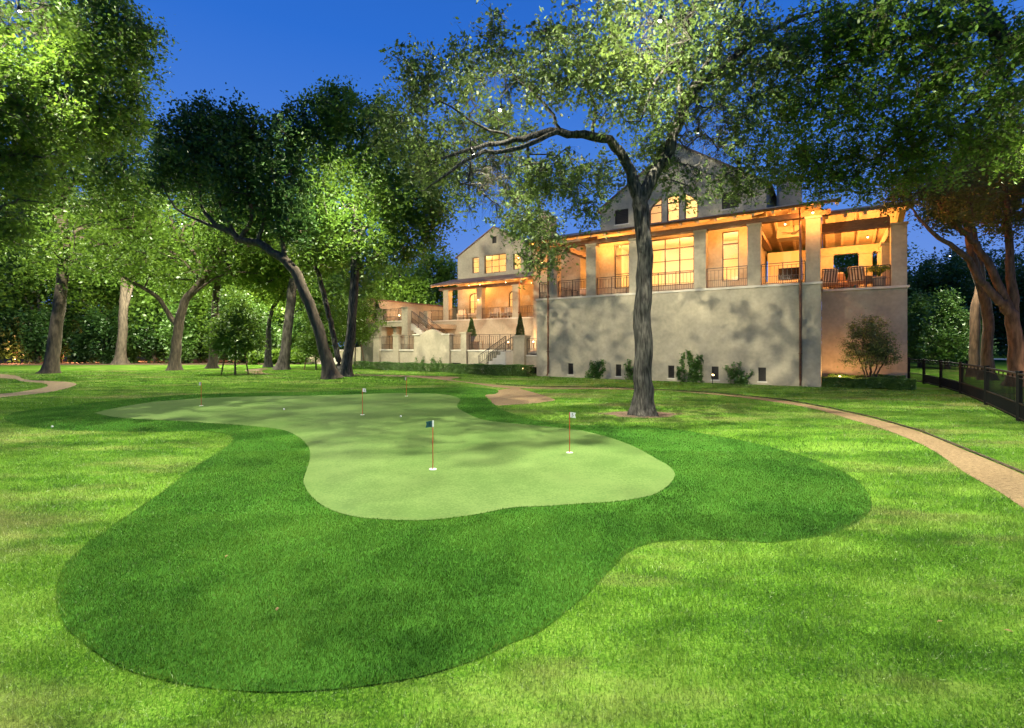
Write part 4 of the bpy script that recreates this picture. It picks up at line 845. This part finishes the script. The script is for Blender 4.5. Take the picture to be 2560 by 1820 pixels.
part(tb(-18.41, -17.1, 2.98, 3.3, -.3, 3.29), "terrace_wall", "stucco", T)
for loc, P in (((-17.6, 6, 4.4), 190), ((-12, 6.5, 2.1), 150), ((-3.5, 5.5, 2.0), 130), ((-7, 7.5, 2.0), 140), ((-15, 6, 2.2), 100), ((-10.8, 4.6, 2.2), 90)):
    l = (loc[0] + 8, loc[1] - 1, loc[2]); f = MB().lathe((l[0], l[1], l[2] - .1), [(.03, -.3), (.03, 0), (.08, .03), (.08, .06), (.02, .1)], 10).build("terrace_light", M["copper"], T)
    MB().lathe(l, [(.02, .0), (.05, .03), (.05, .08), (.02, .11)], 10).build("bulb", M["warmlens"], f); point((l[0], l[1], l[2] + .25), P, (1, .5, .2), .06, T)
# stair end walls of the garden at the left
Wl = empty("garden_wall", tuple(P3(775, 905, 47).to_2d().to_3d()), -.25, label="low cream garden wall with a sloping top at the foot of grey steps", cat="wall")
part(MB().slab([[(-.9, -.2), (.6, -.2), (.6, 1.55), (.25, 1.5), (-.6, .95), (-.9, .9)]], 0, .35), "wall_panel", "stucco", Wl); part(MB().box(.3, .75, -.06, .5, -.2, 1.75), "pier", "stucco", Wl)
m = MB();
for i in range(4): m.box(.78, 3.3, .1 + i * .35, 3, -.1, .15 * (i + 1))
part(m, "steps", "stone", Wl); part(MB().slab([[(3.35, -.2), (6.2, -.2), (6.2, 1.7), (4.6, 1.6), (3.35, .9)]], 0, .35), "wall_panel", "stucco", Wl)
Wl2 = empty("garden_wall", tuple(P3(895, 905, 48).to_2d().to_3d()), -.1, label="plain cream garden wall behind the bushy young tree", cat="wall")
part(MB().box(-2.4, 1.8, 0, .3, -.2, 1.3), "wall_panel", "stucco", Wl2); part(MB().box(-2.45, 1.85, -.05, .35, 1.303, 1.38), "coping", "stone", Wl2)

# ================================================================== HEDGES, VINES, SMALL PLANTS AT THE HOUSE
def box_hedge(s0, s1, n0, n1, h, lab, nl):
    o = empty("box_hedge", tuple(HW((s0 + s1) / 2, n0)), TH, label=lab, cat="hedge", group="clipped hedges at the house")
    L = (s1 - s0) / 2; D = n1 - n0; m = MB()
    for k in range(int(L * 2 / .5)): x = -L + .25 + k * .5; m.tube([(x, D / 2, -.05), (x + .05, D / 2, h * .5), (x - .06, D / 2 + .05, h * .85)], [.02, .015, .006], 5)
    m.tube([(-L + .1, D / 2, .03), (L - .1, D / 2, .03)], .012, 5)
    m.build("stem", M["bark_dk"], o)
    C = np.stack([RNG.uniform(-L, L, nl), RNG.uniform(0, D, nl), RNG.uniform(.02, h, nl)], 1)
    k = RNG.integers(0, 3, nl); C[k == 0, 2] = h - np.abs(RNG.normal(0, .03, (k == 0).sum())); C[k == 1, 1] = np.abs(RNG.normal(0, .03, (k == 1).sum()))
    C[:, 2] += .025 * np.sin(C[:, 0] * 2.3) + .02 * np.sin(C[:, 0] * 5.1); C[:, 1] += .03 * np.sin(C[:, 0] * 3.7); leaves("foliage", C, .026, LM["hedge"], o, asp=.7); return o
box_hedge(-3.2, -.15, -.95, .05, .62, "dark clipped hedge against the house corner, right of the stairs foot", 16000)
box_hedge(-5.6, -3.4, -.9, .1, .6, "short clipped hedge in front of the stairs foot", 11000)
box_hedge(-16.2, -5.9, -.1, .7, .55, "long low clipped hedge under the curved white wall", 30000)
box_hedge(13.98, 17.1, .15, .75, .42, "sunny clipped hedge in front of the right wing", 17000)
box_hedge(14.2, 16.9, 1.1, 1.6, .5, "looser hedge behind the clipped one at the right wing", 7000)
sx = P3(2172, 955, 20.3)
tree("ornamental_tree", "small airy multi-stemmed tree against the orange-lit right wing", [[(sx.x, 20.3, -.05, .05), (sx.x + .05, 20.3, .6, .045), (sx.x + .25, 20.3, 1.3, .03), (sx.x + .5, 20.3, 2.2, .015)]] +
     [[(sx.x + .02 * k, 20.3, .08, .04), (sx.x + dx * .4, 20.3 - .05 * k, .8, .03), (sx.x + dx, 20.3 - .08 * k, 1.9, .015)] for k, dx in enumerate((-.7, -.35, .05, .4, .8))],
     BL((2175, 860, 20.3, 62, 42), (2150, 890, 20.3, 45, 30), (2205, 885, 20.3, 45, 32), (2172, 815, 20.3, 42, 28)), 330, 14000, .028, LM["olive"], M["bark"], tip=.004, tw=.25, sig=.08, step=.15)
def vine(s0, s1, h, lab, nl, seed):
    r = np.random.default_rng(seed); c = (s0 + s1) / 2; o = empty("wall_vine", tuple(HW(c, -.02)), TH, label=lab, cat="vine", group="vines climbing the lower wall"); m = MB(); C = []
    for k in range(9):
        x = r.uniform(-.3, .3) * (s1 - s0); tx = r.uniform(s0 - c, s1 - c); hh = h * r.uniform(.45, 1.05); pts = []
        for t in np.linspace(0, 1, 9): pts.append((x + (tx - x) * t ** .7 + .06 * math.sin(7 * t + k), -.03 - .03 * math.sin(3 * t), hh * t))
        m.tube(pts, [.012 - .001 * i for i in range(9)], 5); P = np.array(pts); q = r.integers(0, 8, nl // 9); f = r.uniform(0, 1, (nl // 9, 1))
        C.append(P[q] * (1 - f) + P[q + 1] * f + r.normal(0, 1, (nl // 9, 3)) * np.array([.055, .03, .05]) - np.array([0, .05, 0]))
    m.build("stem", M["bark_dk"], o); C = np.concatenate(C); C[:, 1] = np.minimum(C[:, 1], -.015); C = C[C[:, 2] > .02]; leaves("foliage", C, .04, LM["hedge"], o, asp=.7)
vine(2.75, 4.3, 1.0, "vine on the wall between the two leftmost low vents", 1500, 1); vine(5.3, 6.3, 1.1, "vine half hidden behind the big grey trunk", 700, 2)
vine(7.9, 9.5, 1.5, "tallest wall vine, right of the big grey trunk", 2300, 3); vine(10.0, 11.45, .95, "vine left of the rightmost low vent", 1300, 4)
for s, h, k in ((-10.2, .95, 5), (-8.6, 1.0, 6)):
    r = vine(s - .5, s + .5, h, "climber on the left part of the curved wall" if k == 5 else "climber on the right part of the curved wall", 700, k)
for o in [o for o in COL.objects if o.name.startswith("wall_vine") and "curved" in o.get("label", "")]: o.location = o.location + Vector((DN[0], DN[1], 0)) * .99
def cone_plant(s, n, z, h, w, lab, pot="pot", ph=.55, bushy=False):
    o = empty("potted_conifer", tuple(HW(s, n, z)), TH, label=lab, cat="potted plant", group="potted conifers on the terrace")
    MB().lathe((0, 0, 0), [(.17, 0), (.2, .03), (.17, .08), (.26, ph * .8), (.31, ph * .93), (.31, ph), (.27, ph)], 18).build("pot", M[pot], o, smooth=True)
    MB().tube([(0, 0, ph - .06), (0, 0, ph + h * .8)], [.03, .01], 6).build("stem", M["bark_dk"], o)
    nl = 5200; t = RNG.uniform(0, 1, nl) ** 1.25; a = RNG.uniform(0, math.tau, nl); r = w * (1 - t) ** .75 * np.sqrt(RNG.uniform(.35, 1, nl)) * (1 + .12 * np.sin(a * 4 + t * 15)) + .01
    leaves("foliage", np.stack([r * np.cos(a), r * np.sin(a), ph + .02 + t * h], 1), .032, LM["cone"], o, upbias=.8)
    if bushy:
        nl = 1200; C = RNG.normal(0, 1, (nl, 3)) * np.array([.2, .2, .09]) + np.array([-.12, -.1, ph + .1]); leaves("flowers", C, .035, LM["bright"], o)
cone_plant(-6.55, 2.2, 2.05, 1.25, .33, "conifer in a grey urn with trailing plants on a low plinth", "potblue", .4, True)
cone_plant(-2.62, 2.3, 1.9, 1.55, .33, "slim conifer rising beside the pier at the head of the stairs", "pot", .4)
cone_plant(-17.75, 3.6, 3.68, 1.45, .36, "conifer standing at the left end of the upper deck", "pot", .45)
part(MB().box(-6.95 + 8, -6.15 + 8, .85, 1.55, 1.4, 2.048), "plinth", "stucco", T); part(MB().box(-2.95 + 8, -2.37 + 8, 1.0, 1.6, 1.4, 1.898), "plinth", "stucco", T)
# round urn and ball finial on the terrace
for s, n, z, lab in ((-14.55, 3.9, 3.68, "small round pale jar on the upper deck floor"), (-13.1, 4.6, 2.4, "round terracotta jar under the upper deck")):
    MBo = MB().lathe((0, 0, 0), [(.1, 0), (.2, .12), (.26, .28), (.2, .44), (.11, .5), (.13, .54)], 18).build("jar", M["pot"], smooth=True); MBo.location = HW(s, n, z); tag(MBo, lab, "jar")

# ================================================================== FURNITURE
def armchair(s, n, z, rz, lab, striped=True, wicker=True):
    o = empty("armchair", tuple(HW(s, n, z)), TH + rz, label=lab, cat="chair", group="chairs on the verandas"); F = M["wicker"] if wicker else M["plaster"]
    for sx_ in (-1, 1):
        for y in (-.3, .3): MB().box(sx_ * .34 - .03, sx_ * .34 + .03, y - .03, y + .03, 0, .3).build("leg", F, o)
        MB().box(sx_ * .36 - .06, sx_ * .36 + .06, -.36, .36, .3, .62).build("arm", F, o, bevel=.02)
    MB().box(-.3, .3, -.36, .34, .28, .36).build("seat_frame", F, o)
    MB().box(-.29, .29, -.37, .3, .362, .5).build("seat_cushion", M["cushion"], o, bevel=.03)
    MB().slab([[(.24, .34), (.36, .34), (.5, 1.0), (.38, 1.0)]], -.33, .33, axis='s').build("backrest", F, o, bevel=.015)
    c = MB().slab([[(.36, .4), (.40, .4), (.54, 1.06), (.49, 1.08)]], -.31, .31, axis='s').build("back_cushion", M["cushion"], o)
    if striped:
        m = MB()
        for k in range(5): x = -.26 + k * .125; m.slab([[(.402, .42), (.41, .42), (.545, 1.04), (.537, 1.04)]], x, x + .05, axis='s')
        m.build("stripe", M["stripe"], c)
    return o
armchair(15.5, 3.4, 4.36, 2.6, "striped armchair seen from behind in the right loggia"); armchair(14.1, 3.5, 4.36, 3.6, "striped armchair half hidden beside the loggia corner pillar")
armchair(14.75, 4.3, 4.36, .4, "round-backed wicker armchair between the two striped ones", False)
armchair(2.2, 2.0, 4.51, -1.2, "pale lounge chair on the left end of the veranda", False, False)
for i, (s, rz) in enumerate(((-14.6, .6), (-13.2, -.5), (-10.7, .2), (-9.6, .1), (-8.8, -.1))):
    armchair(s, 11.0, 4.15, rz, ["leftmost cream chair on the left wing veranda", "cream chair left of the middle veranda pillar", "cream chair just right of the middle veranda pillar", "cream chair in front of the right arched door", "cream chair next to the right veranda pillar"][i], False, False)
tv = empty("television", tuple(HW(12.35, 6.98, 5.5)), TH, label="dark wide television above the loggia hearth", cat="television")
MB().box(-.52, .52, -.06, 0, 0, .66).build("casing", M["rubber"], tv, bevel=.01); MB().box(-.49, .49, -.066, -.0605, .03, .63).build("screen", M["screen"], tv)
o = empty("potted_fern", tuple(HW(16.15, 3.3, 4.36)), TH, label="leafy fern in a tall striped planter at the loggia railing", cat="potted plant")
MB().lathe((0, 0, 0), [(.2, 0), (.26, .5), (.28, .55), (.25, .55)], 16).build("pot", M["pot"], o, smooth=True)
a = RNG.uniform(0, math.tau, 900); r = RNG.uniform(0, .48, 900); leaves("foliage", np.stack([r * np.cos(a), r * np.sin(a), .62 + .35 * np.sin(r * 5) + RNG.normal(0, .05, 900)], 1), .045, LM["bright"], o)
tb_ = empty("terrace_table", tuple(HW(-7.0, 3.2, 1.4)), TH, label="small pale table behind the railing right of the curved wall", cat="table")
MB().box(-.5, .5, -.35, .35, .68, .72).build("tabletop", M["soffit"], tb_, bevel=.006)
for x in (-.44, .44):
    for y in (-.3, .3): MB().box(x - .025, x + .025, y - .025, y + .025, 0, .68).build("leg", M["soffit"], tb_)
# parasol at the neighbour's
pz = P3(272, 770, 55); o = empty("parasol", (pz.x, pz.y, 0), label="purplish open parasol glimpsed over the shrubs at the left", cat="parasol")
MB().lathe((0, 0, 5.0), [(2.0, .0), (1.9, .1), (.9, .6), (.08, .95), (.03, 1.05)], 8).build("canopy", M["canopy"], o); MB().tube([(0, 0, 0), (0, 0, 5.9)], .04, 8).build("pole", M["copper"], o)
# garden light in the shrubs, low at the left
def ground_lamp(loc, lab, P, col, name="garden_light"):
    o = empty(name, loc, label=lab, cat="lamp", group="low garden lamps"); MB().tube([(0, 0, -.05), (0, 0, .28)], .018, 8).build("stake", M["rubber"], o)
    h = MB().tube([(0, .05, .27), (0, -.02, .36), (0, -.06, .42)], [.05, .06, .06], 12).build("lamp_head", M["rubber"], o)
    MB().tube([(0, -.061, .421), (0, -.064, .425)], .045, 12).build("lens", M["warmlens"], h)
    point((0, -.15, .5), P, col, .05, o); return o
gl = GP(39, 909); ground_lamp((gl[0], gl[1], 0), "glowing garden lamp at the foot of the far left shrubs", 700, (1, .42, .18))
gl = GP(165, 907); ground_lamp((gl[0] + .5, gl[1] + 1.5, 0), "orange lamp hidden behind the far left trunk", 1300, (1, .42, .18))
gl = GP(262, 906); ground_lamp((gl[0], gl[1] + 3.5, 0), "orange lamp behind the shrubs under the parasol", 1800, (1, .42, .16))
gl = GP(585, 903); ground_lamp((gl[0], gl[1] + 3, 0), "orange lamp behind the shrubs right of the staked sapling", 1300, (1, .42, .16))
ground_lamp(tuple(HW(14.6, .95, 0)), "warm uplight in the hedge at the right wing corner", 150, (1, .5, .2))
ground_lamp(tuple(HW(-.9, -.1, 0)), "warm uplight in the hedge at the house corner", 16, (1, .5, .2))
ground_lamp((22.6, 19.2, 0), "warm uplight near the foot of the right-hand tree", 220, (1, .65, .38))
o = ground_lamp(tuple(HW(9.75, -.75, 0)), "dark path lamp on a stake in front of the fourth low vent", 2, (1, .8, .6))

# ================================================================== FENCE
F = empty("metal_fence", (19.7, 24.0, 0), label="black metal fence with stepped panels running along the right lawn", cat="fence")
fp = [(2272, 953), (2310, 959.5), (2352, 969), (2403, 985), (2466, 1012), (2548, 1053)]
pts = [Vector((*GP(*p), 0)) for p in fp]; d = (pts[-1] - pts[-2]); pts += [pts[-1] + d.normalized() * 2.2 * k for k in (1, 2, 3)]
for i, p in enumerate(pts):
    q = p - F.location; MB().box(q.x - .04, q.x + .04, q.y - .04, q.y + .04, -.1, 1.14).box(q.x - .05, q.x + .05, q.y - .05, q.y + .05, 1.14, 1.17).build("post", M["fence"], F)
for a, b in zip(pts[:-1], pts[1:]):
    a = a - F.location; b = b - F.location; u = (b - a).normalized(); a = a + u * .045; b = b - u * .045; m = MB(); Z = lambda p, z: p + Vector((0, 0, z))
    m.bar(Z(a, 1.10), Z(b, 1.10), .07, .045); m.bar(Z(a, 1.0), Z(b, 1.0), .03, .02); m.bar(Z(a, .42), Z(b, .42), .035, .03); m.bar(Z(a, .08), Z(b, .08), .035, .03)
    n = int((b - a).length / .13)
    for k in range(n + 1):
        p = a.lerp(b, k / n); m.bar(Z(p, .03), Z(p, 1.0), .012)
        if k < n: p = a.lerp(b, (k + .5) / n); m.bar(Z(p, .03), Z(p, .42), .012)
        if k % 4 == 0: m.bar(Z(p, 1.0), Z(p, 1.09), .018)
    m.build("fence_panel", M["fence"], F)

# ================================================================== GOLF
def textmesh(txt, size, name, m, parent):
    c = bpy.data.curves.new(name, 'FONT'); c.body = txt; c.size = size; c.align_x = 'CENTER'; c.align_y = 'CENTER'; c.extrude = .0008
    t = bpy.data.objects.new(name, c); COL.objects.link(t); dg = bpy.context.evaluated_depsgraph_get(); me = bpy.data.meshes.new_from_object(t.evaluated_get(dg))
    bpy.data.objects.remove(t); me.name = name; me.materials.clear(); me.materials.append(m); o = bpy.data.objects.new(name, me); COL.objects.link(o); o.parent = parent; return o
flags = [((1082, 1175), 121, -1, True, "1", "dark teal swallow-tailed flag on the nearest putting cup"), ((1424, 1133), 101, 1, False, "5", "white flag marked 5 at the right of the green"),
         ((906, 1038), 66, 1, False, "4", "white flag in the middle of the green, left of the nearest ball"), ((1016, 991), 47, -.45, False, "3", "small white flag furthest away at the back of the green"), ((503, 1015), 59, -.6, False, "2", "white flag at the left arm of the green")]
for (u, v), px, side, dark, num, lab in flags:
    x, y = GP(u, v); h = px / FPX * y; o = empty("golf_flag", (x, y, .0105), label=lab, cat="flag", group="flags on the putting green")
    MB().tube([(0, 0, -.08), (0, 0, h)], .0065, 8).build("flagstick", M["stick"], o)
    c = MB().slab([[(math.cos(k * math.tau / 28) * .054, math.sin(k * math.tau / 28) * .054) for k in range(28)]], 0, .004); c.V = [(a, z, b) for a, b, z in c.V]; c.build("cup_rim", M["white"], o)
    w = .10; hh = .085; cols = 8; m = MB()
    for t0 in (0, .0015):
        V = []; 
        for i in range(cols + 1):
            t = i / cols; xx = side * w * t; yy = .012 * math.sin(t * 5) + t0; notch = 0
            V += [(xx, yy, h - hh - .01 * t), (xx - side * (.022 if i == cols else 0), yy, h - hh / 2 - .01 * t), (xx, yy, h - .01 * t)]
        m.add(V, [(3 * i + j, 3 * i + 3 + j, 3 * i + 4 + j, 3 * i + 1 + j) for i in range(cols) for j in range(2)])
    fl = m.build("flag", M["flagd" if dark else "flagw"], o)
    if dark: MB().box(-.008 * abs(side), .012, -.008, .010, h - hh, h + .004).build("sleeve", M["flagw"], fl)
    t = textmesh(num, .075, "numeral", M["ink"], fl); t.rotation_euler = (math.pi / 2, 0, 0); t.location = (side * w * .48, -.004, h - hh / 2 - .004); t.scale.x = min(1, abs(side) * 1.2)
for (u, v), lab in (((710, 1026), "white golf ball at the left of the green, near the fringe"), ((1002, 1044), "white golf ball on the green behind the nearest flag"), ((131, 1070), "white golf ball at the edge of the fringe, far left")):
    x, y = GP(u, v); bm = bmesh.new(); bmesh.ops.create_icosphere(bm, subdivisions=4, radius=.0215); me = bpy.data.meshes.new("golf_ball"); bm.to_mesh(me); bm.free(); me.materials.append(M["ball"])
    me.polygons.foreach_set("use_smooth", np.ones(len(me.polygons), bool)); o = bpy.data.objects.new("golf_ball", me); COL.objects.link(o); o.location = (x, y, .0325); tag(o, lab, "golf ball", "golf balls")
for (u, v), lab in (((567, 1404), "dry curled leaf on the dark fringe, left"), ((693, 1540), "dry leaf on the dark fringe, lower middle"), ((2350, 1572), "brown leaf on the lawn at lower right"), ((2522, 1596), "pale leaf on the lawn near the right edge")):
    x, y = GP(u, v); m = MB(); m.add([(-.04, 0, 0), (0, .018, .008), (.04, .004, .004), (0, -.016, .012)], [(0, 1, 3), (1, 2, 3)]); o = m.build("fallen_leaf", M["dryleaf"]); o.location = (x, y, .045); o.rotation_euler = (0, 0, u); o.scale = (.6, .6, .6); tag(o, lab, "leaf", "fallen leaves")

# ================================================================== TREE LAMPS
def tree_lamp(loc, P, lab, aim=(0, 0, -1), cone=None, col=(1.0, .95, .70), r=.025, glow=0):
    o = empty("tree_light", tuple(loc), label=lab, cat="lamp", group="lamps hung in the trees"); a = Vector(aim).normalized(); b = -a
    h = MB().tube([tuple(b * .14), tuple(b * .1), tuple(b * .0)], [.02, .04, .045], 12).build("housing", M["rubber"], o)
    MB().bar(tuple(b * .12), tuple(b * .12 + Vector((0, 0, .22))), .018).build("bracket", M["rubber"], o)
    MB().tube([tuple(a * .002), tuple(a * .012)], .036, 14).build("lens", M["lens"], h)
    P *= .85; point(tuple(a * .12), P, col, r, o, cone=cone, aim=a, soft=14)
    if glow: point(tuple(a * .16), glow, col, r, o, soft=14)   # wide spill of the same head
for p_, P_, c_, a_, l_ in LAMPS: tree_lamp(p_, P_, l_, a_, c_ or None, glow=9000 if "top edge" in l_ else 4600 if "upper left" in l_ else 2500 if "above the horiz" in l_ else 700 if "right edge" in l_ else 0)
